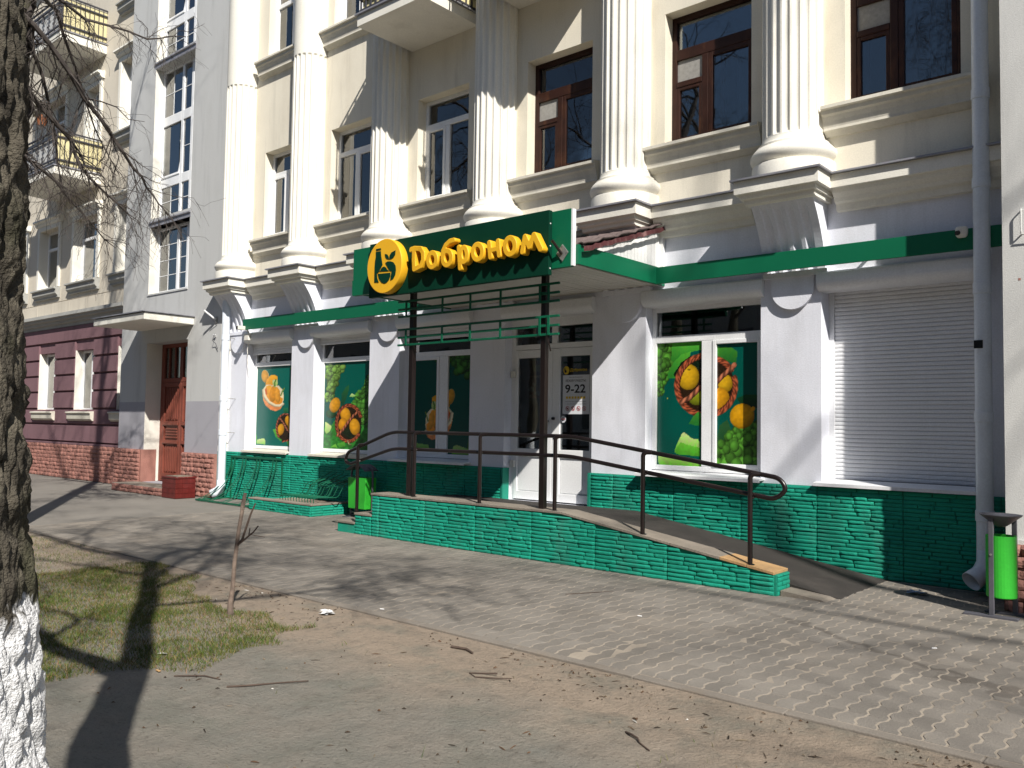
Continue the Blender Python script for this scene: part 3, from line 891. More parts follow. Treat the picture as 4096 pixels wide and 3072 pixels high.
# closed roller shutter of the bay by the corner
a, b = GW[4]
rs = B(a, a + .06, 9.84, 9.90, 1.02, 3.18).build('roller_shutter', M['shutter'], shop)
B(b - .06, b, 9.84, 9.90, 1.02, 3.18).build('guide_rail', M['shutter'], rs)
B(a, b, 9.99, 10.0, 1.0, 3.2).build('backing', M['dark'], rs)
slat = MB().prism([(9.88, 0.0), (9.862, .002), (9.857, .008), (9.855, .022), (9.857, .038), (9.862, .0445), (9.88, .0455)], 'x', a + .06, b - .06).mesh('shutter_slat', M['shutter'])
for k in range(46): put('shutter_slat', slat, rs, (0, 0, 1.035 + k * 0.047))

# double door
dr_y = 9.76
dfr = MB()
a, b = -8.43, -6.82
frame_rects(dfr, [(a, a + .07, .48, 3.18), (b - .05, b, .48, 3.18), (a + .07, b - .05, 3.05, 3.18), (a + .07, b - .05, 2.72, 2.80), (-7.66, -7.56, 2.80, 3.05)], dr_y, dr_y + .08)
door = dfr.build('double_door', M['pvc'], shop, bevel=0.006)
pane(door, a + .06, -7.65, 2.79, 3.06, dr_y + .04); pane(door, -7.57, b - .04, 2.79, 3.06, dr_y + .04)
def leaf(x0, x1, gl):
    l = MB()
    wz = [(x0, gl[0], .50, 2.715), (gl[1], x1, .50, 2.715), (gl[0], gl[1], .50, .62), (gl[0], gl[1], 1.13, 1.25), (gl[0], gl[1], 2.60, 2.715)]
    frame_rects(l, wz, dr_y - .015, dr_y + .045)
    o = l.build('door_leaf', M['pvc'], door, bevel=0.005)
    B(gl[0] - .004, gl[1] + .004, dr_y + .005, dr_y + .03, .615, 1.135).build('lower_panel', M['pvc'], o) if False else B(gl[0] + .012, gl[1] - .012, dr_y + .004, dr_y + .03, .632, 1.118).build('lower_panel', M['pvc'], door, bevel=0.004)
    B(gl[0] - .004, gl[1] + .004, dr_y + .016, dr_y + .034, .616, 1.134).build('panel_rebate', M['shutter'], door)
    pane(door, gl[0] - .004, gl[1] + .004, 1.245, 2.605, dr_y + .012)
    return o
leaf(a + .075, -7.635, (-8.29, -7.76))
leaf(-7.63, b - .055, (-7.49, -6.965))
for z in (1.02, 2.36):
    B(a + .03, a + .11, dr_y - .055, dr_y - .016, z - .05, z + .05).build('hinge', M['camwhite'], door, bevel=.008)
MB().tube([(-7.70, dr_y - .05, 1.60), (-7.70, dr_y - .05, 1.72)], .012, 8).tube([(-7.70, dr_y - .014, 1.66), (-7.70, dr_y - .05, 1.66)], .018, 10).build('handle', M['metalgrey'], door)
MB().tube([(-7.595, dr_y - .016, 1.70), (-7.595, dr_y - .05, 1.70)], .022, 10).build('handle', M['black'], door)
B(-7.605, -7.585, dr_y - .02, dr_y - .014, 1.40, 1.46).build('lock_plate', M['black'], door)
B(a, b, 9.80, 10.4, .40, .48).build('threshold', M['asphalt'], door)
B(a, b, 9.99, 10.0, .48, 3.2).build('unlit_vestibule_sheet', M['dark'], door)  # dark sheet added so the door glass looks into blackness

# ------------------------------------------------------------------ teal skirting of ledge stones
sk = MB().box(-16.08, -8.44, F - .018, F - .002, 0.0, .958).box(-6.81, -1.0, F - .018, F - .002, 0.0, .958)
sk.box(-8.44, -8.40, F - .045, F + .10, .47, .955).box(-6.85, -6.81, F - .045, F + .10, .45, .955)
sk = sk.build('skirting', M['teal_flat'], shop)
TEAL = stone_variants('ledge_stone', M['teal'], 9, 7, 3, 0.11, 0.28, 0.03, 0.91)
def hid(x, z): return (-9.3 < x < -6.2 and z < 0.44) or (-13.3 < x < -12.0 and z < .16) or (x > -6.2 and x < -3.2 and z < 0.5 - (x + 6.2) * 0.16 - 0.08)
pcs = courses(-16.06, -8.45, 0.005, 0.0432, 22, (.14, .46), yplane=F - .018, seam=0.92, skip=hid, dep=(.017, .033))
pcs += courses(-6.80, -1.2, 0.005, 0.0432, 22, (.14, .46), yplane=F - .018, seam=0.92, skip=hid, dep=(.017, .033))
lay_stones(sk, TEAL, pcs, 'ledge_stone', 300)

# ------------------------------------------------------------------ balconies of the shop's building
def shop_balcony(x0, x1):
    z = 7.92; y0 = 8.40
    s_ = B(x0, x1, y0, F - .002, z, z + .17).build('balcony', M['trim'], shop)
    B(x0 - .03, x1 + .03, y0 - .04, F - .003, z + .171, z + .195).build('flashing', M['flashing'], s_)
    B(x0 + .05, x1 - .05, y0 + .07, y0 + .075, z + .196, z + 1.05).build('balcony_sheet', M['balyellow'], s_)
    for xa in (x0 + .05, x1 - .055): B(xa, xa + .005, y0 + .08, F - .01, z + .196, z + 1.05).build('balcony_sheet', M['balyellow'], s_)
    rail = MB()
    for zz in (z + .24, z + .42, z + 1.1):
        rail.box(x0 + .02, x1 - .02, y0 + .02, y0 + .055, zz, zz + .03)
        for xx in (x0 + .02, x1 - .055): rail.box(xx, xx + .035, y0 + .055, F - .002, zz, zz + .03)
    rail.build('railing', M['iron'], s_)
    bar = MB().box(-.01, .01, -.01, .01, 0, .95).mesh('baluster', M['iron'])
    n = 12
    for i in range(n + 1): put('baluster', bar, s_, (x0 + .04 + (x1 - x0 - .08) * i / n, y0 + .038, z + .17))
    for i in range(1, 9):
        for xx in (x0 + .038, x1 - .038): put('baluster', bar, s_, (xx, y0 + .04 + i * .13, z + .17))
for c in ((-10.63, -9.10), (-8.25, -6.72)): shop_balcony(*c)

# ------------------------------------------------------------------ printed films on the shop windows (painted into vertex colours)
def s2l(c):
    c = np.asarray(c, float) / 255.0
    return np.where(c <= 0.04045, c / 12.92, ((c + 0.055) / 1.055) ** 2.4)

class Canvas:
    def __init__(s, x0, x1, y0, y1, step, bgc):
        s.x = np.arange(x0, x1 + step, step); s.y = np.arange(y0, y1 + step, step)
        s.X, s.Y = np.meshgrid(s.x, s.y)
        s.c = np.tile(np.array(bgc, float), (*s.X.shape, 1))
        s.st = step
        r = np.random.default_rng(3)
        n = r.random((s.X.shape[0] // 8 + 3, s.X.shape[1] // 8 + 3))
        iy = np.arange(s.X.shape[0]) / 8; ix = np.arange(s.X.shape[1]) / 8
        y_, x_ = iy.astype(int), ix.astype(int); fy = (iy - y_)[:, None]; fx = (ix - x_)[None]
        s.nz = (n[y_][:, x_] * (1 - fy) * (1 - fx) + n[y_ + 1][:, x_] * fy * (1 - fx) + n[y_][:, x_ + 1] * (1 - fy) * fx + n[y_ + 1][:, x_ + 1] * fy * fx)
    def blend(s, m, colr):
        m = np.clip(m, 0, 1)[..., None]
        s.c = s.c * (1 - m) + np.asarray(colr) * m
    def ell(s, cx, cy, rx, ry, ang, c, amb=0.5, hl=0.35, light=(-0.5, -0.6), dark=None, mask=None):
        a = math.radians(ang); ca, sa = math.cos(a), math.sin(a)
        dx, dy = s.X - cx, s.Y - cy
        u = (dx * ca + dy * sa) / rx; v = (-dx * sa + dy * ca) / ry
        d = u * u + v * v
        m = np.clip((1 - np.sqrt(d)) * min(rx, ry) / s.st + 0.5, 0, 1)
        if mask is not None: m = m * mask
        nzv = np.sqrt(np.clip(1 - d, 0, 1))
        lx = light[0] * ca + light[1] * sa; ly = -light[0] * sa + light[1] * ca
        sh = np.clip(amb + (1 - amb) * (nzv * 0.75 + 0.45 * (u * lx + v * ly)), 0.05, 1.1)
        colr = np.asarray(c)[None, None] * (sh * (0.92 + 0.16 * s.nz))[..., None]
        h = np.clip((nzv * 0.62 + 0.6 * (u * lx + v * ly)) - 0.72, 0, 1) * 3.2 * hl
        colr = colr * (1 - h[..., None]) + np.array((255, 250, 200)) * h[..., None]
        s.blend(m, colr)
    def inside(s, pts):
        c = np.zeros(s.X.shape, bool)
        for k in range(len(pts)):
            x0, y0 = pts[k]; x1, y1 = pts[k - 1]
            if y0 == y1: continue
            t = ((y0 > s.Y) != (y1 > s.Y)) & (s.X < (x1 - x0) * (s.Y - y0) / (y1 - y0) + x0)
            c ^= t
        return c
    def poly(s, pts, c, c2=None, tex=0.25, alpha=1.0):
        m = s.inside(pts).astype(float) * alpha
        colr = np.tile(np.asarray(c, float), (*s.X.shape, 1))
        if c2 is not None:
            yy = [p[1] for p in pts]
            t = np.clip((s.Y - min(yy)) / max(1, max(yy) - min(yy)) + (s.nz - .5) * .7, 0, 1)[..., None]
            colr = colr * (1 - t) + np.asarray(c2, float) * t
        colr = colr * (1 - tex / 2 + tex * s.nz)[..., None]
        s.blend(m, colr)
    def stroke(s, pts, w, c, twist=0, dark=0.45):
        pts = np.asarray(pts, float)
        best = np.full(s.X.shape, 1e9); arc = np.zeros(s.X.shape); side = np.zeros(s.X.shape)
        L = 0
        for k in range(len(pts) - 1):
            a, b = pts[k], pts[k + 1]; d = b - a; l = math.hypot(*d) + 1e-9
            t = np.clip(((s.X - a[0]) * d[0] + (s.Y - a[1]) * d[1]) / l ** 2, 0, 1)
            px, py = s.X - a[0] - t * d[0], s.Y - a[1] - t * d[1]
            q = np.hypot(px, py)
            mm = q < best
            best = np.where(mm, q, best); arc = np.where(mm, L + t * l, arc)
            side = np.where(mm, (px * -d[1] + py * d[0]) / l, side)
            L += l
        m = np.clip((w - best) / s.st + .5, 0, 1)
        sh = 1 - dark * (best / w) ** 2 + 0.25 * -side / w
        if twist:
            sh = sh * (0.72 + 0.28 * np.sin((arc / w * 1.9 + side / w * 2.4) * twist))
        s.blend(m, np.asarray(c)[None, None] * np.clip(sh, .15, 1.15)[..., None])
    def cluster(s, pts, n, r0, r1, c, seed=1, grad=None, el=1.15):
        r = random.Random(seed)
        xs = [p[0] for p in pts]; ys = [p[1] for p in pts]
        s.poly(pts, np.asarray(c) * 0.42, tex=0.5)
        mask = s.inside([(x, y) for x, y in pts]).astype(float)
        k = 0; tries = 0
        while k < n and tries < n * 30:
            tries += 1
            x, y = r.uniform(min(xs), max(xs)), r.uniform(min(ys), max(ys))
            inp = False
            for a in range(len(pts)):
                (xa, ya), (xb, yb) = pts[a], pts[a - 1]
                if (ya > y) != (yb > y) and x < (xb - xa) * (y - ya) / (yb - ya) + xa: inp = not inp
            if not inp: continue
            k += 1
            t = grad(x, y) if grad else r.random()
            rad = r0 + (r1 - r0) * t * r.uniform(.75, 1.15)
            cc = np.asarray(c) * r.uniform(.75, 1.18)
            s.ell(x, y, rad, rad * el, r.uniform(-25, 25), cc, 0.38, 0.25)

TEALBG = (0, 82, 70)
YEL = (238, 166, 34); LEM = (240, 186, 30); BASK = (196, 98, 62); LEAF = (74, 158, 52); DKL = (18, 52, 36); GRP = (96, 172, 56)

def basket(c, cx, cy, rx, ry, w, hand, gap=None):
    th = np.linspace(0, 2 * PI, 48)
    c.ell(cx, cy, rx, ry, 0, (52, 34, 18), 0.8, 0)
    return th

# --- big window
G = Canvas(84, 1084, 378, 1604, 2.6, TEALBG)
G.cluster([(84, 378), (330, 378), (300, 500), (235, 640), (200, 740), (168, 760), (155, 900), (84, 920)], 90, 14, 46, GRP, 2, lambda x, y: np.clip(1.1 - (y - 378) / 480, .15, 1))
G.poly([(240, 378), (545, 378), (540, 470), (420, 490), (320, 520), (270, 600), (230, 560)], (86, 176, 56), (40, 120, 40))
G.poly([(200, 690), (250, 590), (330, 510), (430, 480), (410, 560), (330, 620), (280, 740), (190, 740)], (84, 170, 52), (44, 128, 44))
G.poly([(640, 420), (800, 430), (870, 480), (850, 600), (740, 560), (640, 520)], (64, 140, 44), (30, 96, 40))
G.poly([(255, 700), (330, 590), (420, 530), (545, 520), (545, 830), (300, 790)], (14, 34, 18), tex=.4)
G.ell(565, 815, 270, 285, 0, (46, 30, 16), 0.8, 0)
G.poly([(265, 700), (330, 585), (450, 530), (560, 530), (560, 640), (300, 760)], (14, 32, 18), tex=.3)
G.ell(740, 790, 80, 90, 0, LEM, .55, .3); G.ell(520, 930, 110, 75, -20, (150, 160, 30), .5, .2)
G.ell(405, 733, 106, 126, 0, LEM, .55, .5); G.ell(412, 660, 16, 10, 0, (120, 100, 20), .9, 0)
G.ell(680, 950, 104, 118, 10, (242, 170, 26), .6, .35)
th = np.linspace(0.02 * PI, 1.93 * PI, 60)
for rr, ww, tw in ((282, 24, 1.0), (262, 17, 1.5)):
    G.stroke([(568 + rr * 1.0 * math.cos(t - .35), 815 + rr * 1.03 * math.sin(t - .35)) for t in th], ww, BASK, tw)
G.stroke([(340, 978), (420, 935), (520, 840), (640, 780), (740, 690), (800, 645), (835, 608)], 25, (214, 128, 92), 1.0)
G.ell(830, 612, 26, 26, 0, (204, 120, 86), .7, .1)
G.poly([(410, 1190), (460, 1110), (500, 1070), (545, 1090), (545, 1200), (480, 1205)], (66, 146, 48), (36, 110, 44))
G.poly([(860, 940), (960, 900), (1084, 910), (1084, 1040), (900, 1000)], (20, 70, 34), (12, 44, 28))
G.poly([(640, 1380), (680, 1210), (760, 1150), (800, 1240), (760, 1400), (690, 1450)], (44, 92, 50), (24, 66, 36))
G.cluster([(650, 1590), (655, 1440), (720, 1370), (800, 1260), (830, 1210), (980, 1200), (1084, 1140), (1084, 1600)], 150, 16, 60, (92, 164, 52), 5, lambda x, y: np.clip((y - 1120) / 420, .15, 1))
G.ell(915, 1115, 128, 122, -25, (240, 172, 20), .6, .3); G.ell(1024, 1045, 26, 22, -40, (226, 160, 24), .8, .1)
G.poly([(272, 1450), (300, 1380), (345, 1285), (365, 1272), (400, 1300), (440, 1330), (500, 1340), (525, 1370), (525, 1500), (272, 1470)], (214, 232, 150), (92, 180, 46), .35)
G.poly([(275, 1450), (330, 1370), (420, 1400), (525, 1420), (525, 1500), (290, 1490)], (110, 190, 56), (72, 160, 40), .3)
G.poly([(100, 1560), (105, 1500), (140, 1486), (230, 1510), (310, 1520), (420, 1560), (540, 1570), (540, 1604), (120, 1604)], (196, 220, 130), (104, 180, 52), .35)
G.ell(195, 940, 6, 6, 0, (220, 200, 60), .9, 0)
# --- second window
W2 = Canvas(1104, 1796, 232, 1524, 3.0, (0, 84, 72))
W2.cluster([(1140, 280), (1360, 280), (1355, 360), (1320, 400), (1325, 470), (1280, 540), (1260, 660), (1230, 700), (1215, 805), (1140, 805)], 90, 16, 40, (140, 190, 84), 4)
W2.poly([(1340, 840), (1350, 700), (1400, 610), (1440, 572), (1445, 640), (1410, 780), (1365, 900)], (36, 96, 52), (20, 62, 44))
W2.poly([(1120, 1500), (1130, 1130), (1160, 1120), (1220, 1170), (1290, 1060), (1340, 960), (1560, 760), (1640, 900), (1790, 1100), (1790, 1520), (1110, 1520)], (60, 140, 48), (40, 112, 40), .6)
W2.cluster([(1500, 900), (1560, 680), (1610, 640), (1640, 560), (1670, 440), (1710, 425), (1728, 460), (1720, 900), (1640, 1130), (1560, 1080)], 120, 9, 42, (88, 160, 56), 6, lambda x, y: np.clip((y - 430) / 480, .1, 1))
W2.cluster([(1730, 480), (1796, 520), (1796, 1100), (1720, 1180), (1715, 900)], 60, 10, 34, (44, 92, 38), 7)
W2.ell(1210, 1000, 72, 62, 20, (40, 92, 50), .5, .1)
W2.ell(1260, 870, 72, 112, 12, YEL, .62, .25)
W2.poly([(1450, 750), (1480, 700), (1540, 735), (1500, 755)], (206, 224, 170), (120, 180, 80))
W2.poly([(1130, 1250), (1135, 1120), (1180, 1150), (1225, 1190), (1200, 1260), (1150, 1300)], (224, 230, 160), (130, 190, 80))
W2.cluster([(1610, 940), (1690, 930), (1720, 1010), (1700, 1100), (1620, 1110)], 70, 9, 16, (104, 172, 66), 8)
W2.ell(1450, 1130, 165, 270, 0, (44, 32, 16), .8, 0)
W2.poly([(1360, 1270), (1460, 1180), (1620, 1180), (1600, 1330), (1480, 1380)], (26, 34, 18), tex=.4)
W2.ell(1405, 1010, 66, 104, -8, YEL, .62, .35); W2.ell(1370, 1150, 56, 92, 8, (236, 160, 30), .6, .2); W2.ell(1530, 1185, 68, 120, -6, YEL, .6, .35)
th = np.linspace(-.12 * PI, -1.80 * PI, 60)
for rr, ww, tw in ((1, 17, 1.0), (.92, 11, 1.5)):
    W2.stroke([(1450 + 168 * rr * math.cos(t), 1135 + 272 * rr * math.sin(t)) for t in th], ww, BASK, tw)
W2.stroke([(1300, 1320), (1370, 1240), (1450, 1110), (1520, 1010), (1575, 965)], 17, (204, 118, 84), 1.0)
W2.stroke([(1440, 1390), (1460, 1440), (1490, 1440)], 5, (200, 190, 140)); W2.stroke([(1470, 1400), (1530, 1385)], 8, BASK, 1)
W2.poly([(1220, 1490), (1280, 1440), (1310, 1500)], (120, 190, 70), (84, 160, 50)); W2.poly([(1300, 1440), (1400, 1400), (1410, 1470), (1340, 1490)], (84, 160, 52), (60, 130, 44))
# --- first window
def peppers(c, o, flip=False, k=1.0):
    def P(x, y): return (o[0] + (-(x - 350) if flip else (x - 350)) * k, o[1] + (y - 700) * k)
    def E(x, y, rx, ry, a, *r_): c.ell(*P(x, y), rx * k, ry * k, -a if flip else a, *r_)
    W_ = (226, 214, 178)
    E(243, 435, 50, 96, -8, (232, 210, 150), .9, 0); E(240, 435, 46, 92, -8, (238, 172, 58), .7, .2)
    c.poly([P(250, 560), P(262, 490), P(310, 425), P(360, 416), P(402, 445), P(405, 560), P(330, 610)], (240, 176, 44), (228, 150, 40), .2)
    c.poly([P(214, 700), P(222, 620), P(262, 560), P(340, 570), P(420, 580), P(480, 650), P(490, 780), P(470, 850), P(400, 880)], W_, (232, 214, 170), .15)
    c.poly([P(240, 640), P(262, 580), P(320, 570), P(340, 600), P(400, 595), P(438, 650), P(440, 740), P(478, 770), P(470, 850), P(400, 862), P(330, 830), P(270, 740)], (244, 172, 48), (236, 148, 48), .2)
    c.poly([P(236, 640), P(268, 600), P(276, 700), P(262, 720)], (222, 110, 40), (214, 96, 36), .2)
    E(352, 700, 44, 120, 4, (240, 160, 44), .75, .25); E(408, 720, 36, 110, -6, (244, 168, 56), .75, .2)
    c.stroke([P(224, 640), P(236, 730), P(300, 820), P(380, 872), P(440, 880), P(478, 850)], 20 * k, W_, 0, .2)
    c.poly([P(214, 690), P(232, 760), P(300, 845), P(380, 895), P(440, 895), P(474, 880), P(450, 925), P(390, 956), P(330, 935), P(260, 870), P(226, 790)], (238, 160, 92), (226, 138, 84), .25)
    c.poly([P(340, 540), P(345, 490), P(400, 490), P(410, 560), P(365, 605)], (200, 210, 150), (150, 180, 90), .3)
    c.stroke([P(385, 490), P(368, 540), P(372, 580)], 9 * k, (92, 140, 50)); c.stroke([P(492, 620), P(470, 670), P(452, 725)], 8 * k, (120, 150, 60))
W1 = Canvas(134, 672, 286, 1470, 3.0, (8, 98, 86))
peppers(W1, (350, 700))
W1.cluster([(585, 322), (672, 318), (672, 560), (640, 520), (615, 460), (590, 390)], 18, 18, 34, (150, 190, 80), 9)
W1.poly([(560, 930), (545, 790), (600, 830), (630, 930), (610, 1000)], (30, 92, 58), (18, 64, 44)); W1.poly([(484, 918), (540, 900), (560, 980), (500, 985)], (40, 116, 70), (22, 84, 56))
W1.ell(650, 990, 40, 70, 0, (150, 96, 30), .6, .1)
W1.ell(515, 1190, 100, 200, 0, (44, 32, 18), .8, 0)
W1.poly([(360, 1220), (400, 1210), (420, 1330), (480, 1370), (470, 1390), (400, 1330)], (96, 176, 66), (64, 140, 52)); W1.poly([(540, 1400), (610, 1330), (610, 1450), (560, 1455)], (90, 168, 66), (60, 132, 50))
W1.ell(560, 1090, 48, 78, -8, YEL, .62, .3); W1.ell(588, 1190, 36, 76, -10, (232, 166, 40), .6, .2); W1.ell(462, 1222, 44, 86, 6, YEL, .6, .3)
th = np.linspace(.75 * PI, 2.35 * PI, 50)
W1.stroke([(515 + 104 * math.cos(t), 1190 + 196 * math.sin(t)) for t in th], 13, (190, 100, 72), 1.0)
W1.stroke([(448, 1060), (490, 1120), (540, 1220), (600, 1300)], 11, (206, 126, 96), 1.0); W1.stroke([(605, 1310), (560, 1370), (490, 1390)], 12, BASK, 1.0)
W1.poly([(150, 1440), (165, 1375), (250, 1360), (272, 1390), (272, 1445)], (206, 224, 150), (130, 190, 84)); W1.poly([(140, 1440), (140, 1280), (160, 1360), (160, 1440)], (100, 180, 90), (70, 150, 70))
# --- window behind the posts
W3 = Canvas(40, 830, 128, 1420, 3.0, (0, 78, 68))
W3.cluster([(370, 128), (830, 128), (830, 520), (770, 430), (710, 430), (670, 330), (570, 375), (520, 200), (440, 210), (390, 250)], 70, 18, 50, (70, 140, 50), 11)
peppers(W3, (388, 950), True, 1.06)
W3.poly([(80, 1345), (85, 1260), (150, 1270), (290, 1285), (310, 1350)], (150, 200, 110), (84, 150, 60)); W3.poly([(530, 1410), (550, 1310), (590, 1290), (710, 1330), (790, 1330), (800, 1415)], (170, 200, 120), (90, 160, 60))
W3.poly([(730, 1200), (800, 1130), (800, 1330), (710, 1330)], (50, 110, 50), (36, 90, 40))

def apply_print(canvas, cx0, cx1, cy0, cy1, x0, x1, z0, z1, y, parent, name='printed_film', step=0.009, m=None):
    nx, nz = max(2, int((x1 - x0) / step)), max(2, int((z1 - z0) / step))
    u = np.linspace(0, 1, nx); v = np.linspace(0, 1, nz)
    px = cx0 + (cx1 - cx0) * u; py = cy1 + (cy0 - cy1) * v
    ix = np.clip(((px - canvas.x[0]) / canvas.st).round().astype(int), 0, len(canvas.x) - 1)
    iy = np.clip(((py - canvas.y[0]) / canvas.st).round().astype(int), 0, len(canvas.y) - 1)
    rgb = s2l(np.clip(canvas.c[iy][:, ix], 0, 255)) * 0.92
    XX, ZZ = np.meshgrid(x0 + (x1 - x0) * u, z0 + (z1 - z0) * v)
    vs = np.stack([XX.ravel(), np.full(XX.size, y), ZZ.ravel()], 1)
    idx = np.arange(nx * nz).reshape(nz, nx)
    fs = np.stack([idx[:-1, :-1].ravel(), idx[:-1, 1:].ravel(), idx[1:, 1:].ravel(), idx[1:, :-1].ravel()], 1)
    me = bpy.data.meshes.new(name)
    me.from_pydata(vs.tolist(), [], fs.tolist())
    me.materials.append(m or M['print'])
    a = me.color_attributes.new('print', 'FLOAT_COLOR', 'POINT')
    a.data.foreach_set('color', np.concatenate([rgb.reshape(-1, 3), np.ones((nx * nz, 1))], 1).astype(np.float32).ravel())
    return put(name, me, parent)

yb = YG - .03
B(-5.905, -5.23, yb + .034, yb + .05, 1.10, 2.71).build('pane', M['dark'], SHOPWIN['big'])
apply_print(G, 88, 545, 388, 1600, -5.901, -5.234, 1.104, 2.706, yb + .032, SHOPWIN['big'])
s_ = sash(SHOPWIN['big'], -5.077, -4.43, 1.105, 2.705, yb - .012, M['pvc'], 0.05, glass=False)
apply_print(G, 650, 1080, 392, 1590, -5.028, -4.479, 1.154, 2.656, yb + .02, SHOPWIN['big'])
apply_print(W2, 1112, 1790, 238, 1516, -13.137, -11.643, 1.104, 2.706, YG + .03, SHOPWIN['two'], step=.011)
apply_print(W1, 142, 668, 292, 1462, -15.396, -13.963, 1.104, 2.706, YG + .03, SHOPWIN['one'], step=.012)
s_ = sash(SHOPWIN['three'], -10.735, -10.03, 1.105, 2.705, YG - .012, M['pvc'], 0.05, glass=False)
apply_print(W3, 40, 412, 195, 1355, -10.686, -10.079, 1.154, 2.656, YG + .02, SHOPWIN['three'], step=.010)
apply_print(W3, 478, 818, 138, 1415, -9.832, -9.213, 1.104, 2.706, YG + .03, SHOPWIN['three'], step=.010)

# ------------------------------------------------------------------ lettering helpers
def text_mesh(body, size, m, name='lettering', align='LEFT', bold=0.0, sx=1.0):
    cu = bpy.data.curves.new(name, 'FONT')
    cu.body = body; cu.size = size; cu.align_x = align; cu.offset = bold
    cu.resolution_u = 3
    o = bpy.data.objects.new('tmp', cu)
    col.objects.link(o)
    dg = bpy.context.evaluated_depsgraph_get(); dg.update()
    me = bpy.data.meshes.new_from_object(o.evaluated_get(dg))
    bpy.data.objects.remove(o); bpy.data.curves.remove(cu)
    me.name = name
    me.materials.clear(); me.materials.append(m)
    for v in me.vertices:
        v.co = (v.co.x * sx, 0, v.co.y)
    return me
def fit_text(body, x0, x1, z0, h, y, m, parent, name='lettering', bold=0.0):
    me = text_mesh(body, 1.0, m, name, bold=bold)
    xs = [v.co.x for v in me.vertices]; zs = [v.co.z for v in me.vertices]
    ax, bx_, az, bz = min(xs), max(xs), min(zs), max(zs)
    for v in me.vertices:
        v.co = (x0 + (v.co.x - ax) / (bx_ - ax) * (x1 - x0), y, z0 + (v.co.z - az) / (bz - az) * h)
    return put(name, me, parent)

# opening-hours notice on the right door leaf
yn = dr_y + .006
nt_ = tag(B(-7.455, -6.985, yn, yn + .004, 1.765, 2.325).build('hours_notice', M['signwhite']), 'white opening hours notice reading 9-22 on the right leaf of the glazed shop door', 'notice')
yt = yn - .002
fit_text('Магазин «Доброном»', -7.34, -7.10, 2.283, .018, yt, M['textblack'], nt_)
fit_text('РЕЖИМ РАБОТЫ:', -7.40, -7.04, 2.225, .036, yt, M['textblack'], nt_, bold=.01)
fit_text('9-22', -7.41, -7.05, 2.065, .125, yt, M['textblack'], nt_, bold=.02)
for k in range(7):
    xx = -7.395 + k * .051
    B(xx, xx + .036, yt - .001, yt, 1.985, 2.018).build('day_square', M['textyellow'], nt_)
fit_text('БЕЗ ПЕРЕРЫВА И БЕЗ ВЫХОДНЫХ', -7.40, -7.04, 1.935, .014, yt, M['textblack'], nt_)
fit_text('с понедельника по воскресенье', -7.40, -7.04, 1.902, .012, yt, M['textblack'], nt_)
for k in range(4):
    xc, zc = -7.365 + k * .098, 1.845
    ring = MB()
    n = 24
    for j in range(n):
        a = 2 * PI * j / n
        ring.v += [(xc + .034 * math.cos(a), yt, zc + .034 * math.sin(a)), (xc + .027 * math.cos(a), yt, zc + .027 * math.sin(a))]
    for j in range(n):
        ring.f.append((2 * j, 2 * ((j + 1) % n), 2 * ((j + 1) % n) + 1, 2 * j + 1))
    ring.build('ban_ring', M['textred'], nt_)
    sg = MB()
    if k == 0: sg.prism([(xc - .016, zc - .012), (xc + .014, zc - .012), (xc + .014, zc + .004), (xc + .004, zc + .012), (xc - .016, zc + .004)], 'y', yt - .001, yt)
    elif k == 1: sg.prism([(xc - .012, zc - .014), (xc + .014, zc - .014), (xc + .006, zc + .004), (xc, zc + .017), (xc - .008, zc + .002)], 'y', yt - .001, yt)
    elif k == 2: sg.prism([(xc - .018, zc - .008), (xc + .018, zc - .008), (xc + .012, zc + .002), (xc - .018, zc - .002)], 'y', yt - .001, yt)
    else: sg.prism([(xc - .012, zc - .012), (xc - .004, zc - .014), (xc + .014, zc + .012), (xc + .006, zc + .015)], 'y', yt - .001, yt)
    sg.build('pictogram', M['textblack'], nt_)
    MB().prism([(xc - .024, zc + .019), (xc - .019, zc + .024), (xc + .024, zc - .019), (xc + .019, zc - .024)], 'y', yt - .0025, yt - .0015).build('ban_bar', M['textred'], nt_)
# small round logo and lettering over the notice
lg = MB().prism([(-7.395 + .052 * math.cos(a), 2.395 + .06 * math.sin(a)) for a in np.linspace(0, 2 * PI, 28)[:-1]], 'y', yn, yn + .003).build('round_emblem', M['textyellow'], nt_)
MB().prism([(-7.425, 2.365), (-7.41, 2.365), (-7.41, 2.41), (-7.415, 2.432), (-7.423, 2.432), (-7.428, 2.41)], 'y', yn - .002, yn - .001).prism([(-7.405 + .02 * math.cos(a), 2.378 + .02 * math.sin(a)) for a in np.linspace(0, 2 * PI, 14)[:-1]], 'y', yn - .004, yn - .003).build('emblem_print', M['textblack'], lg)
fit_text('Доброном', -7.325, -7.035, 2.365, .055, yn, M['textyellow'], nt_, bold=.02)
# octagonal sticker
oc = MB().prism([(-7.44 + .047 * math.cos(a), 1.69 + .052 * math.sin(a)) for a in np.linspace(PI / 8, 2 * PI + PI / 8, 9)[:-1]], 'y', yn, yn + .003).build('octagon_sticker', M['signwhite'])
tag(oc, 'small white octagonal sticker with a red band on the door glass below the hours notice', 'sticker')
B(-7.475, -7.405, yn - .0015, yn - .001, 1.684, 1.702).build('sticker_band', M['textred'], oc)
for zz in (1.716, 1.668): B(-7.465, -7.415, yn - .0015, yn - .001, zz, zz + .008).build('sticker_line', M['textblack'], oc)
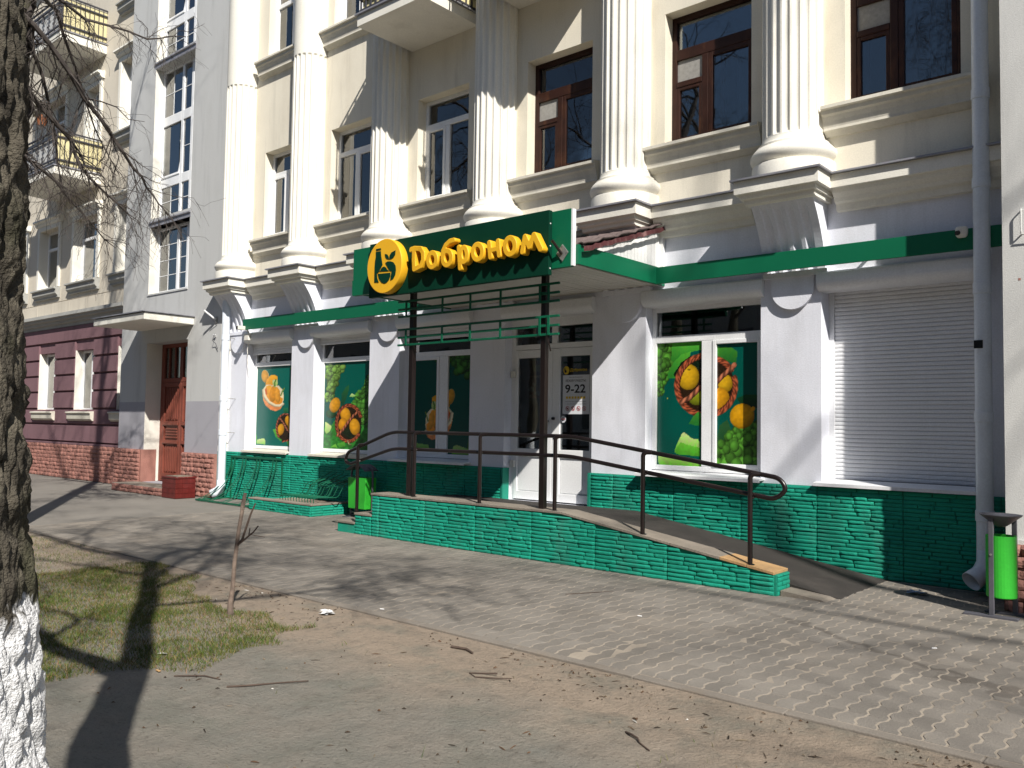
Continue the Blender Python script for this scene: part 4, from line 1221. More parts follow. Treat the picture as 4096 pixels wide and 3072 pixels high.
# dim red poster inside the left leaf
PC = Canvas(0, 300, 0, 460, 4, (120, 26, 20))
r_ = random.Random(5)
PC.poly([(110, 50), (230, 50), (230, 130), (110, 130)], (150, 120, 60)); PC.poly([(60, 180), (280, 175), (280, 200), (60, 205)], (190, 120, 90))
for k in range(26): PC.ell(r_.uniform(10, 290), r_.uniform(260, 455), r_.uniform(12, 34), r_.uniform(12, 34), r_.uniform(0, 90), r_.choice([(170, 150, 140), (150, 60, 40), (110, 90, 80), (200, 190, 170)]), .6, .1)
tag(apply_print(PC, 0, 300, 0, 460, -8.20, -7.78, 2.00, 2.56, dr_y + .05, None, 'red_poster', .014), 'dim red advertising poster behind the glass of the left door leaf', 'poster')

# ------------------------------------------------------------------ entrance canopy
CX0, CX1, CYF = -9.62, -5.68, 7.70
CZ0, CZ1 = 3.43, 3.655
canopy = thing('entrance_canopy', 'flat green edged canopy with ribbed white soffit over the shop door on two brown posts', 'canopy', (-7.6, 8.6, 0.6))
t = .035
B(CX1 - t, CX1, CYF + t, F - .003, CZ0, CZ1).build('side_fascia', M['green'], canopy, bevel=.003)
B(CX0, CX0 + t, CYF + t, F - .003, CZ0, CZ1).build('side_fascia', M['green'], canopy, bevel=.003)
B(CX0, CX1, CYF, CYF + t, CZ0, CZ1).build('front_fascia', M['green'], canopy, bevel=.003)
sb = MB().box(-.043, .043, CYF + t + .002, F - .004, CZ0 + .015, CZ0 + .03)
sb.box(.043, .057, CYF + t + .002, F - .004, CZ0 + .027, CZ0 + .03)
sbm = sb.mesh('soffit_board', M['soffit'])
x = CX0 + t + .05
while x < CX1 - t - .062:
    put('soffit_board', sbm, canopy, (x, 0, random.uniform(-.0015, .0015))); x += .1
B(CX0 + t, CX1 - t, CYF + t, F - .003, CZ0 + .05, CZ0 + .06).build('deck', M['dark'], canopy)
# sloping roof of red metal tiles and the white ribbed cheek below it
rz0, rz1 = 3.645, 4.235
ry0, ry1 = 7.73, F - .02
def roof_z(y): return rz0 + (rz1 - rz0) * (y - ry0) / (ry1 - ry0)
mb = MB(); nxr, nyr = 120, 24
for j in range(nyr + 1):
    y = ry0 + (ry1 - ry0) * j / nyr
    for i in range(nxr + 1):
        x = CX0 + .04 + (CX1 + .05 - CX0 - .04) * i / nxr
        step = .030 * (1 - ((j / nyr * 5) % 1))
        wv = .018 * math.cos(2 * PI * x / .183)
        mb.v.append((x, y, roof_z(y) + wv + step + (.012 * noise.noise(Vector((x * 3, y * 5, 2))) if i > nxr - 6 else 0)))
for j in range(nyr):
    for i in range(nxr):
        a = j * (nxr + 1) + i
        mb.f.append((a, a + 1, a + nxr + 2, a + nxr + 1))
rf = mb.build('tile_roof', M['roofsheet'], canopy)
so = rf.modifiers.new('thickness', 'SOLIDIFY'); so.thickness = .012
# crumpled edge trim
mb = MB(); pts = []
for k in range(34):
    y = ry0 + (ry1 - ry0) * k / 33
    pts.append((CX1 + .055 + .012 * noise.noise(Vector((y * 9, 0, 4))), y, roof_z(y) - .02 + .018 * noise.noise(Vector((y * 12, 3, 1)))))
for p in pts: mb.v += [p, (p[0] + .004, p[1], p[2] - .055 - .02 * abs(noise.noise(Vector((p[1] * 15, 1, 1)))))]
for k in range(33): mb.f.append((2 * k, 2 * k + 2, 2 * k + 3, 2 * k + 1))
et = mb.build('edge_trim', M['redtile'], canopy); so = et.modifiers.new('thickness', 'SOLIDIFY'); so.thickness = .006
# dark eaves under tiles
y = ry0 + .20
while y < F - .08:
    MB().prism([(y + .004, CZ1 - .02), (y + .074, CZ1 - .02), (y + .074, roof_z(y + .07) - .05), (y + .004, roof_z(y) - .05)], 'x', CX1 - .075, CX1 - .05).build('cheek_board', M['clad'], canopy)
    y += .078
B(CX1 - .07, CX1 - .058, ry0 + .1, F - .02, CZ1 - .02, CZ1 + .03).build('cheek_backing', M['clad'], canopy)
MB().prism([(ry0 + .1, CZ1 - .02), (F - .02, CZ1 - .02), (F - .02, roof_z(F - .02) - .06), (ry0 + .1, roof_z(ry0 + .1) - .06)], 'x', CX1 - .095, CX1 - .0755).build('cheek_backing', M['clad'], canopy)
B(CX1 - .06, CX1 + .0, F - .06, F - .004, CZ1 + .002, 4.15).build('corner_trim', M['clad'], canopy)
# posts
for px in (-8.69, -6.36):
    B(px - .036, px + .036, 7.926, 7.998, .56, CZ0 + .012).build('post', M['railbrown'], canopy, bevel=.004)
# green bar lattice in front of the posts
def bar_x(x0, x1, z, y=7.905, h=.028):
    return B(x0, x1, y - .014, y + .014, z - h / 2, z + h / 2)
zs = [3.285, 3.175, 3.075, 2.895, 2.785, 2.68]
for z in zs: bar_x(-8.93, -6.10, z).build('lattice_bar', M['trellis'], canopy, bevel=.003)
up = MB().box(-.014, .014, 7.876, 7.8905, -.115, .115).mesh('lattice_upright', M['trellis'])
for x in (-8.75, -8.04, -7.53, -7.01, -6.38):
    for z in (3.18, 2.787): put('lattice_upright', up, canopy, (x, 0, z))
for z in (3.18, 2.787): put('lattice_upright', up, canopy, (-6.245, 0, z))
for px in (-8.69, -6.36):
    for z in (3.18, 2.787): B(px - .03, px + .03, 7.92, 7.925, z - .02, z + .02).build('lattice_bracket', M['trellis'], canopy)
MB().tube([(-6.27, 7.93, 2.66), (-6.25, 7.90, 2.60), (-6.235, 7.92, 2.48)], .008, 6).build('loose_strap', M['railbrown'], canopy)

# ------------------------------------------------------------------ shop sign
sign = thing('shop_sign', 'dark green sign board with raised yellow letters and a round yellow emblem above the entrance', 'sign', (-7.6, 7.65, 3.4))
bp_ = B(-9.62, -5.74, 7.640, 7.698, 3.40, 4.065).build('backing_panel', M['green'], sign, bevel=.003)
B(-5.74, -5.715, 7.642, 7.697, 3.41, 4.06).build('panel_edge', M['pvc'], sign)
B(-9.64, -9.62, 7.642, 7.697, 3.41, 3.62).build('panel_step', M['green'], sign)
B(-9.185, -6.01, 7.575, 7.638, 3.325, 4.075).build('sign_board', M['green_dark'], sign, bevel=.004)
for z in (3.40, 3.66, 3.92):
    MB().tube([(-6.012, 7.60, z), (-6.004, 7.60, z)], .008, 8).build('rivet', M['pvc'], sign)

# letters: thick rounded strokes in the picture's measured layout, turned into outlines
QA, QB = None, None
def qx(x, y, Y=7.46):
    """measured position of a point of the lettering -> (x, z) on the letters' front plane"""
    sx_ = 1440 + x * 0.406872; sy_ = 840 + y * 0.406872
    cx_, cy_2 = sx_ - 2048, sy_ - 1536
    R0, R1, R2 = (0.7575891481, 0.6525551514, 0.0151808109), (-0.0197648638, 0.0461804529, -0.9987375611), (-0.6524323971, 0.7563326915, 0.0478834736)
    d = [R0[k] * cx_ + R1[k] * cy_2 + R2[k] * 3400 for k in range(3)]
    t_ = Y / d[1]
    return d[0] * t_, 1.6 + d[2] * t_
def contour(strokes, holes, res=0.0045, pad=0.03):
    """strokes: list of (points, radius). Marching squares on their union -> closed loops"""
    P = [p for s_, _ in strokes for p in s_]
    rm = max(r for _, r in strokes) + pad
    xs = np.arange(min(p[0] for p in P) - rm, max(p[0] for p in P) + rm, res)
    zs_ = np.arange(min(p[1] for p in P) - rm, max(p[1] for p in P) + rm, res)
    X, Z = np.meshgrid(xs, zs_)
    D = np.full(X.shape, 9.0)
    for s_, r in strokes:
        for k in range(len(s_) - 1):
            a, b = np.array(s_[k]), np.array(s_[k + 1]); d = b - a
            t_ = np.clip(((X - a[0]) * d[0] + (Z - a[1]) * d[1]) / max(1e-9, d @ d), 0, 1)
            D = np.minimum(D, np.hypot(X - a[0] - t_ * d[0], Z - a[1] - t_ * d[1]) - r)
    segs = {}
    def ip(i0, j0, i1, j1):
        a, b = D[j0, i0], D[j1, i1]; t_ = a / (a - b)
        return (round(xs[i0] + (xs[i1] - xs[i0]) * t_, 6), round(zs_[j0] + (zs_[j1] - zs_[j0]) * t_, 6))
    nj, ni = D.shape
    I = D < 0
    for j in range(nj - 1):
        row = I[j, :-1].astype(int) + 2 * I[j, 1:] + 4 * I[j + 1, 1:] + 8 * I[j + 1, :-1]
        for i in np.nonzero((row > 0) & (row < 15))[0]:
            c = row[i]
            e = {'b': lambda: ip(i, j, i + 1, j), 'r': lambda: ip(i + 1, j, i + 1, j + 1), 't': lambda: ip(i, j + 1, i + 1, j + 1), 'l': lambda: ip(i, j, i, j + 1)}
            T = {1: ['lb'], 2: ['br'], 3: ['lr'], 4: ['rt'], 5: ['lb', 'rt'], 6: ['bt'], 7: ['lt'], 8: ['tl'], 9: ['tb'], 10: ['br', 'tl'], 11: ['tr'], 12: ['rl'], 13: ['rb'], 14: ['bl']}[c]
            for q in T: segs[e[q[0]]()] = e[q[1]]()
    loops = []
    while segs:
        s0 = next(iter(segs)); lp = [s0]; n_ = segs.pop(s0)
        while n_ != s0 and n_ in segs:
            lp.append(n_); n_ = segs.pop(n_)
        if len(lp) > 8: loops.append(lp)
    return loops
def extruded(loops, name, m, yc, half, bevel, parent):
    cu = bpy.data.curves.new(name, 'CURVE')
    cu.dimensions = '2D'; cu.fill_mode = 'BOTH'
    cu.extrude = half - bevel; cu.bevel_depth = bevel; cu.bevel_resolution = 1
    cu.offset = -bevel
    for lp in loops:
        lp = lp[::2] if len(lp) > 60 else lp
        sp = cu.splines.new('POLY'); sp.points.add(len(lp) - 1); sp.use_cyclic_u = True
        for q, (x, z) in zip(sp.points, lp): q.co = (x, z, 0, 1)
    o = bpy.data.objects.new('tmp', cu); col.objects.link(o)
    dg = bpy.context.evaluated_depsgraph_get(); dg.update()
    me = bpy.data.meshes.new_from_object(o.evaluated_get(dg))
    bpy.data.objects.remove(o); bpy.data.curves.remove(cu)
    me.name = name; me.materials.clear(); me.materials.append(m)
    for v in me.vertices: v.co = (v.co.x, yc - v.co.z, v.co.y)
    me.flip_normals()
    return put(name, me, parent)
def oval(cx, cy, rx, ry, rot=0, n=28):
    a = math.radians(rot)
    return [(cx + rx * math.cos(t_) * math.cos(a) - ry * math.sin(t_) * math.sin(a), cy + rx * math.cos(t_) * math.sin(a) + ry * math.sin(t_) * math.cos(a)) for t_ in np.linspace(0, 2 * PI, n + 1)]
S_ = .034
LET = [
    [([(500, 388), (528, 378), (590, 380), (614, 420), (616, 490), (592, 550), (530, 582)], S_), ([(528, 378), (524, 480), (528, 582)], S_), ([(500, 388), (494, 398)], S_ * .7)],
    [(oval(705, 490, 40, 70, 4), S_ * .98)],
    [(oval(850, 470, 42, 70, 2), S_), ([(808, 470), (812, 400), (838, 345), (880, 305), (916, 296)], S_ * .95)],
    [(oval(1014, 438, 32, 70, 2), S_), ([(968, 366), (974, 470), (980, 570)], S_)],
    [(oval(1152, 412, 46, 74, 2), S_ * .98)],
    [([(1266, 322), (1272, 400), (1278, 462)], S_ * .98), ([(1352, 306), (1356, 380), (1364, 444)], S_ * .98), ([(1270, 398), (1356, 376)], S_ * .9)],
    [(oval(1470, 354, 48, 80, 2), S_)],
    [([(1592, 410), (1618, 262)], S_), ([(1618, 262), (1660, 360)], S_ * .95), ([(1660, 360), (1706, 246)], S_ * .95), ([(1706, 246), (1770, 380)], S_ * 1.08)],
]
for strokes in LET:
    st = [([qx(*p) for p in s_], r) for s_, r in strokes]
    extruded(contour(st, None), 'letter', M['yellow'], 7.512, .052, .007, sign)
# round emblem
dc, dz_ = -8.735, 3.708
th = np.linspace(0, 2 * PI, 97)[:-1]
disc = extruded([[(dc + .352 * math.cos(a), dz_ + .368 * math.sin(a)) for a in th]], 'emblem_disc', M['yellow'], 7.515, .060, .006, sign)
def flat(ptsQ, name, m, y=7.451, h=.003):
    pts = [qx(*p, Y=7.453) for p in ptsQ]
    return extruded([pts], name, m, y, h, .0005, sign)
E_ = M['green_dark']
flat([(142, 712), (146, 560), (150, 500), (158, 460), (158, 412), (206, 405), (208, 450), (216, 500), (222, 540), (196, 590), (184, 615), (166, 625), (170, 670), (184, 712)], 'bottle_print', E_)
flat([(160, 384), (206, 376), (206, 392), (160, 400)], 'cap_print', E_)
flat([(246, 432), (268, 436), (282, 458), (286, 486), (262, 478), (250, 458)], 'leaf_print', E_)
flat([(290, 486), (292, 450), (310, 418), (350, 396), (346, 440), (330, 468), (308, 482)], 'leaf_print', E_)
flat([(250, 520), (272, 506), (300, 504), (330, 514), (350, 548), (354, 590), (346, 640), (328, 676), (300, 692), (302, 660), (312, 602), (296, 600), (276, 568), (264, 546)], 'apple_print', E_)
flat([(190, 606), (204, 590), (212, 572), (226, 560), (240, 556), (256, 566), (268, 586), (286, 600)], 'grain_print', E_)
flat([(176, 628), (300, 616), (298, 652), (284, 690), (260, 716), (240, 722), (212, 712), (188, 676)], 'bowl_print', E_)

# diamond plate with an empty flag holder
fh = thing('flag_holder', 'grey diamond plate with an empty tube for a flag beside the green sign board', 'flag holder', (-5.83, 7.63, 3.55))
cx_, cz_ = -5.855, 3.565
MB().prism([(cx_ - .085, cz_), (cx_, cz_ - .10), (cx_ + .085, cz_), (cx_, cz_ + .10)], 'y', 7.626, 7.638).build('plate', M['metalgrey'], fh, bevel=.002)
MB().tube([(cx_ - .005, 7.625, cz_ - .01), (cx_ - .05, 7.50, cz_ + .13)], .017, 10).build('tube', M['railbrown'], fh)
for dx, dz in ((-.065, 0), (.065, 0), (0, .078), (0, -.078)):
    MB().tube([(cx_ + dx, 7.617, cz_ + dz), (cx_ + dx, 7.626, cz_ + dz)], .006, 6).build('bolt', M['metalgrey'], fh)

# ------------------------------------------------------------------ ramp and steps
ramp = thing('entrance_ramp', 'teal stone faced entrance platform with concrete coping, steps at left and ramp at right', 'ramp', (-6.8, 8.4, 0))
RY = 7.87
def top_z(x):
    if x < -6.0: return .578
    return .578 - (x + 6.0) * (.578 - .20) / (-3.42 + 6.0)
core = MB().prism([(-9.36, 0), (-3.42, 0), (-3.42, top_z(-3.42)), (-6.0, .578), (-9.36, .578)], 'y', RY + .004, RY + .30).build('wall_core', M['teal_flat'], ramp)
MB().box(-9.73, -9.362, RY + .004, 9.55, 0, .275).build('step', M['teal_flat'], ramp)
B(-10.13, -9.732, RY + .0, 9.50, 0, .135).build('step', M['teal'], ramp, bevel=.006)
B(-9.735, -9.365, RY - .02, 9.55, .276, .305).build('step_slab', M['concrete'], ramp, bevel=.004)
B(-10.14, -9.737, RY - .015, 9.50, .136, .165).build('step_slab', M['concrete'], ramp, bevel=.004)
# floor and sloping surface
MB().prism([(-9.37, 0), (-2.92, 0), (-2.92, .004), (-6.05, .50), (-9.37, .50)], 'y', RY + .301, F - .05).build('ramp_floor', M['asphalt'], ramp)
MB().prism([(-3.40, 0), (-2.95, 0), (-3.02, .02), (-3.40, .055)], 'y', RY + .05, RY + .30).build('mortar_wedge', M['concrete'], ramp)
# coping tiles
x = -9.38
while x < -3.44:
    x2 = min(x + .285, -3.40)
    if x < -6.0 < x2: x2 = -6.0
    za, zb = top_z(x), top_z(x2)
    last = x2 > -3.72
    MB().prism([(x + .002, za + .001), (x2 - .002, zb + .001), (x2 - .002, zb + .030), (x + .002, za + .030)], 'y', RY - .022, RY + .315).build('coping_tile', M['concrete_orange'] if last else M['concrete'], ramp, bevel=.004)
    x = x2
B(-9.375, -6.0, RY + .32, RY + .6, .501, .505).build('landing_slab', M['concrete'], ramp)
clad = B(-9.36, -3.43, RY - .0, RY + .003, 0, .19).build('stone_cladding', M['teal_flat'], ramp)
pcs = courses(-9.355, -3.44, 0.004, 0.0435, 14, (.14, .46), ztop=lambda x: top_z(x) - .002, yplane=RY + .004, seam=.92, dep=(.018, .034))
pcs += courses(-9.725, -9.37, 0.004, 0.0435, 7, (.10, .26), ztop=lambda x: .275, yplane=RY + .004, dep=(.010, .028))
pcs += courses(0.01, .29, 0.004, 0.0435, 5, (.10, .28), ztop=lambda x: .20, org=(-3.42, RY), rz=PI / 2, dep=(.008, .02))
lay_stones(clad, TEAL, pcs, 'ledge_stone', 300)

# ------------------------------------------------------------------ handrail
hr = thing('handrail', 'dark brown tubular double handrail on six posts along the platform and ramp edge', 'handrail', (-6.8, 7.93, 0.6))
ry = 7.945
def arc_path(pts, r=.10, n=5):
    out = [Vector(pts[0])]
    for k in range(1, len(pts) - 1):
        a, b, c = Vector(pts[k - 1]), Vector(pts[k]), Vector(pts[k + 1])
        rr = min(r, (a - b).length * .48, (c - b).length * .48)
        p, q = b + (a - b).normalized() * rr, b + (c - b).normalized() * rr
        for t_ in np.linspace(0, 1, n + 1):
            out.append((1 - t_) ** 2 * p + 2 * t_ * (1 - t_) * b + t_ * t_ * q)
    out.append(Vector(pts[-1]))
    return out
zt, zl = 1.475, 1.245
# one continuous tube: top rail, both bent ends, lower rail
loop = [(-7.5, ry, zt), (-9.06, ry, zt), (-10.03, ry, 1.16), (-10.09, ry, 1.03), (-9.98, ry, .985), (-9.02, ry, zl), (-7.5, ry, zl)]
MB().tube(arc_path(loop, .16, 6), .0235, 12).build('rail', M['railbrown'], hr, smooth=True)
loop = [(-7.5, ry, zt), (-5.92, ry, zt), (-3.42, ry, 1.125), (-3.345, ry, 1.02), (-3.46, ry, .915), (-5.94, ry, zl), (-7.5, ry, zl)]
MB().tube(arc_path(loop, .16, 6), .0235, 12).build('rail', M['railbrown'], hr, smooth=True)
def rail_z(x):
    if x < -9.06: return zt + (x + 9.06) * (zt - 1.16) / (10.03 - 9.06)
    if x < -5.92: return zt
    return zt - (x + 5.92) * (zt - 1.125) / 2.5
for px in (-9.74, -8.54, -7.33, -6.13, -4.93, -3.70):
    zb = .30 if px < -9.5 else top_z(px) + .028
    zr = rail_z(px + .07)
    p = arc_path([(px, 7.90, zb), (px, 7.90, zr - .005), (px + .085, ry - .008, zr)], .07, 6)
    o = MB().tube(p, .0245, 12).build('post', M['railbrown'], hr, smooth=True)
    MB().lathe([(.0, zb + .004), (.045, zb + .004), (.045, zb), (.0, zb)], px, 7.90, 14).build('base_flange', M['railbrown'], o)
    MB().tube([(px, 7.90, zr - .235), (px + .02, ry - .01, zr - .235)], .012, 8).build('stub', M['railbrown'], o)

# ------------------------------------------------------------------ the block on the left: grey stair tower and mauve/beige wing
apt = thing('apartment_building', 'grey and beige apartment block with mauve ground floor and red brown stair door', 'building', (-22, 9.6, 0))
S = 9.38
SX0, SX1 = -20.62, -16.11
sw = [(-19.37, -17.55, 4.50, 6.08), (-19.37, -17.55, 6.28, 9.87), (-19.37, -17.55, 10.05, 13.2)]
dho = (-19.33, -17.46, 0.16, 3.36)
MB().wall(SX0, SX1, 2.0, 14.5, S, S + .45, sw + [dho]).build('stair_wall', M['stair'], apt)
MB().wall(SX0, SX1, 0.0, 2.0, S, S + .45, [dho]).build('dado', M['stair_low'], apt)
B(SX0, SX0 + .3, S + .451, 10.4, 0, 14.5).build('side_wall', M['stair'], apt)
B(SX1 - .1, SX1, S + .451, 12.0, 0, 14.5).build('side_wall', M['stair'], apt)
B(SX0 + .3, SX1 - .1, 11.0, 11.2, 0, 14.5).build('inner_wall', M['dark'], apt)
B(-32, SX1, S + .02, 12, 14.5, 14.7).build('roof', M['flashing'], apt)
# cream jambs of the door and windows
for (a, b, z0, z1) in sw:
    B(a, a + .004, S + .004, S + .24, z0 + .001, z1 - .001).build('jamb', M['ljamb'], apt)
B(dho[0], dho[0] + .004, S + .004, S + .42, .17, dho[3] - .002).build('jamb', M['ljamb'], apt)
for z in (9.90, 6.10):
    MB().prism([(S + .3, z + .145), (S - .03, z + .11), (S - .035, z + .08), (S - .005, z + .07), (S - .005, z - .02), (S + .3, z - .02)], 'x', -19.40, -17.52).build('window_sill', M['flashing'], apt)
B(-19.38, -17.54, S - .02, S + .25, 4.47, 4.505).build('window_sill', M['stair'], apt)

def stair_window(a, b, z0, z1, rows, opened=None):
    y = S + .20; m = M['pvc']; w = .06
    c1, c2 = a + (b - a) * .52, a + (b - a) * .76
    mb = MB(); r = [(a, a + w, z0, z1), (b - w, b, z0, z1), (a + w, b - w, z0, z0 + w), (a + w, b - w, z1 - w, z1)]
    for c in (c1, c2): r.append((c - .05, c + .05, z0 + w, z1 - w))
    zz = [z0 + w] + [q for q in rows] + [z1 - w]
    for q in rows:
        for (p0, p1) in ((a + w, c1 - .05), (c1 + .05, c2 - .05), (c2 + .05, b - w)): r.append((p0, p1, q - .11, q + .11))
    frame_rects(mb, r, y, y + .07)
    win = mb.build('window', m, apt, bevel=.006)
    for i in range(len(zz) - 1):
        lo, hi = zz[i] + (.11 if i else 0), zz[i + 1] - (.11 if i < len(rows) else 0)
        for j, (p0, p1) in enumerate(((a + w, c1 - .05), (c1 + .05, c2 - .05), (c2 + .05, b - w))):
            if opened == (i, j):
                s_ = sash(win, p0, p1, lo, hi, y - .02, m, .055)
                T = Matrix.Translation((0, y, lo)) @ Matrix.Rotation(math.radians(-9), 4, 'X') @ Matrix.Translation((0, -y, -lo))
                s_.matrix_world = T
                continue
            pane(win, p0 - .01, p1 + .01, lo - .01, hi + .01, y + .03)
            g = MB()
            nv = 1 if j == 0 else 0; nh = 1 if hi - lo < 1.3 else 3
            for k in range(nv): xc = p0 + (p1 - p0) * (k + 1) / (nv + 1); g.box(xc - .008, xc + .008, y + .022, y + .030, lo, hi)
            for k in range(nh): zc = lo + (hi - lo) * (k + 1) / (nh + 1); g.box(p0, p1, y + .020, y + .0215, zc - .008, zc + .008)
            g.build('glazing_bar', m, win)
    curtain(win, a + .05, a + 1.0, z0 + .1, z1 - .05, y + .20, M['curtain'], 4, .05)
    return win
stair_window(-19.37, -17.55, 4.53, 6.08, [])
stair_window(-19.37, -17.55, 6.28, 9.87, [7.15, 8.62], opened=(1, 0))
stair_window(-19.37, -17.55, 10.05, 13.2, [10.95, 12.3], opened=(1, 0))

# stair door: two tall panelled leaves with top lights
yd = S + .37
dm = M['reddoor']
df = MB()
frame_rects(df, [(-19.33, -19.24, .16, 3.36), (-17.55, -17.46, .16, 3.36), (-19.24, -17.55, 3.27, 3.36), (-19.24, -17.55, 2.46, 2.56)], yd, yd + .1)
sd = df.build('stair_door', dm, apt, bevel=.008)
for (x0, x1) in ((-19.235, -18.40), (-18.385, -17.555)):
    w = .09
    mb = MB()
    frame_rects(mb, [(x0, x0 + w, .18, 2.455), (x1 - w, x1, .18, 2.455), (x0 + w, x1 - w, .18, .36), (x0 + w, x1 - w, 1.03, 1.13), (x0 + w, x1 - w, 1.45, 1.56), (x0 + w, x1 - w, 2.36, 2.455)], yd + .005, yd + .06)
    lf = mb.build('door_leaf', dm, sd, bevel=.006)
    B(x0 + w - .01, x1 - w + .01, yd + .045, yd + .055, .35, 2.37).build('door_panel', dm, sd)
    for zb, zt_ in ((.40, 1.0), (1.60, 2.33)):
        nb = 7
        for k in range(nb):
            xa = x0 + w + .05 + (x1 - x0 - 2 * w - .1) * k / nb
            B(xa, xa + .05, yd + .026, yd + .045, zb, zt_).build('door_batten', dm, sd, bevel=.006)
    for q in range(4):
        B(x0 + w + .07, x1 - w - .07, yd + .012, yd + .045, 1.17 + q * .065, 1.21 + q * .065).build('door_moulding', dm, sd, bevel=.006)
    for zc in (1.08, .27, 1.505):
        B(x0 + w - .02, x1 - w + .02, yd - .014, yd + .004, zc - .035, zc + .015).build('door_moulding', dm, sd, bevel=.006)
    for k in range(4):
        xa = x0 + w + .14 + k * .115
        for zc in (1.60, .39): MB().prism([(xa - .035, zc + .03), (xa + .035, zc + .03), (xa, zc - .04)], 'y', yd + .01, yd + .025).build('carved_drop', dm, sd)
    pane(sd, x0 + .05, x1 - .05, 2.57, 3.26, yd + .03)
    frame_rects(MB(), [(x0, x0 + .06, 2.56, 3.27), (x1 - .06, x1, 2.56, 3.27), (x0 + .25, x0 + .28, 2.56, 3.27), (x0 + .52, x0 + .55, 2.56, 3.27)], yd, yd + .05).build('top_light_frame', dm, sd)
# concrete door canopy
cpy = MB().prism([(8.27, 3.67), (S - .002, 3.66), (S - .002, 3.83), (8.27, 3.82)], 'x', -19.62, -17.22).build('door_canopy', M['ljamb'], apt, bevel=.012)
B(-19.66, -17.18, 8.23, S - .003, 3.832, 3.852).build('flashing', M['flashing'], cpy)

# plinth stones, step
RED = stone_variants('plinth_stone', M['redstone'], 8, 5, 3, 0.30, 0.42)
B(dho[1] + .02, SX1, S - .06, S - .002, 0, .90).build('plinth', M['redstone'], apt)
B(dho[0] - .02, dho[0] + .02, S - .059, S + .3, .16, .899).build('plinth', M['redstone'], apt)
pl = B(SX0 - .04, dho[0] - .021, S - .06, S - .002, 0, .90).build('plinth', M['redstone'], apt)
pcs = courses(SX0 - .03, dho[0] - .03, 0, .10, 9, (.16, .30), yplane=S - .06, dep=(.03, .055))
pcs += courses(dho[1] + .03, SX1, 0, .10, 9, (.16, .30), yplane=S - .06, dep=(.03, .055))
lay_stones(pl, RED, pcs, 'plinth_stone', 300)
pl2 = B(-31, SX0 + .0, 9.52, 9.60, 0, .90).build('plinth', M['redstone'], apt)
lay_stones(pl2, RED, courses(-27.6, SX0 - .02, 0, .10, 9, (.16, .32), yplane=9.52, dep=(.02, .045)), 'plinth_stone', 300)
B(-31, SX0, 9.50, 9.62, .90, .945).build('plinth_cap', M['purple'], apt)
stp = B(-19.45, -16.9, 8.74, S - .07, 0, .165).build('door_step', M['concrete'], apt, bevel=.008)
lay_stones(stp, RED, courses(-19.44, -16.95, 0, .08, 2, (.16, .30), yplane=8.74, dep=(.02, .045)), 'plinth_stone', 100)

# mauve ground floor: proud courses round three windows, beige floors above
P_ = 9.60
pw = [(-31, -29.9, 1.80, 3.42), (-28.8, -27.65, 1.80, 3.42), (-26.25, -25.10, 1.80, 3.42), (-23.80, -22.64, 1.80, 3.42), (-21.27, -20.72, 1.80, 3.42)]
MB().wall(-32, SX0 + .2, 0.90, 4.12, P_ + .03, P_ + .45, pw).build('ground_floor_wall', M['purple'], apt)
zs_c = [.96, 1.43, 1.85, 2.32, 2.77, 3.22, 3.68, 4.12]
for k in range(len(zs_c) - 1):
    z0, z1 = zs_c[k] + .032, zs_c[k + 1] - .032
    gaps = [q for q in pw if q[2] < z1 - .05 and q[3] > z0 + .05]
    cuts = [-32.0] + [e for q in gaps for e in (q[0], q[1])] + [SX0 - .02]
    for j in range(0, len(cuts), 2):
        if cuts[j + 1] - cuts[j] > .05:
            zt_ = z1
            if gaps and z0 < 1.80 < z1: pass
            MB().prism([(P_ + .031, z0 - .012), (P_ - .03, z0), (P_ - .03, z1), (P_ + .031, z1 + .012)], 'x', cuts[j] + .004, cuts[j + 1] - .004).build('rusticated_course', M['purple'], apt)
for (a, b, z0, z1) in pw[1:]:
    y = P_ + .20
    B(a, a + .005, P_ + .0, P_ + .22, z0, z1 - .002).build('jamb', M['ljamb'], apt)
    B(b - .005, b, P_ + .0, P_ + .22, z0, z1 - .002).build('jamb', M['ljamb'], apt)
    mb = MB(); xm = (a + b) / 2
    frame_rects(mb, [(a, a + .06, z0, z1), (b - .06, b, z0, z1), (a + .06, b - .06, z0, z0 + .07), (a + .06, b - .06, z1 - .06, z1), (xm - .04, xm + .04, z0 + .07, z1 - .06)], y, y + .06)
    w_ = mb.build('window', M['pvc'], apt, bevel=.006)
    pane(w_, a + .05, xm - .03, z0 + .06, z1 - .05, y + .03); pane(w_, xm + .03, b - .05, z0 + .06, z1 - .05, y + .03)
    curtain(w_, a + .05, b - .05, z0 + .05, z1 - .05, y + .16, M['curtain'], 6, .025)
    MB().prism([(P_ + .2, z0 + .0), (P_ - .15, z0 - .03), (P_ - .155, z0 - .065), (P_ - .12, z0 - .08), (P_ - .11, z0 - .22), (P_ - .06, z0 - .27), (P_ + .03, z0 - .27)], 'x', a - .16, b + .16).build('window_sill', M['sill_grey'], apt, bevel=.004)
B(-22.05, -21.93, P_ - .006, P_ + .02, 1.48, 1.76).build('vent_slot', M['black'], apt)
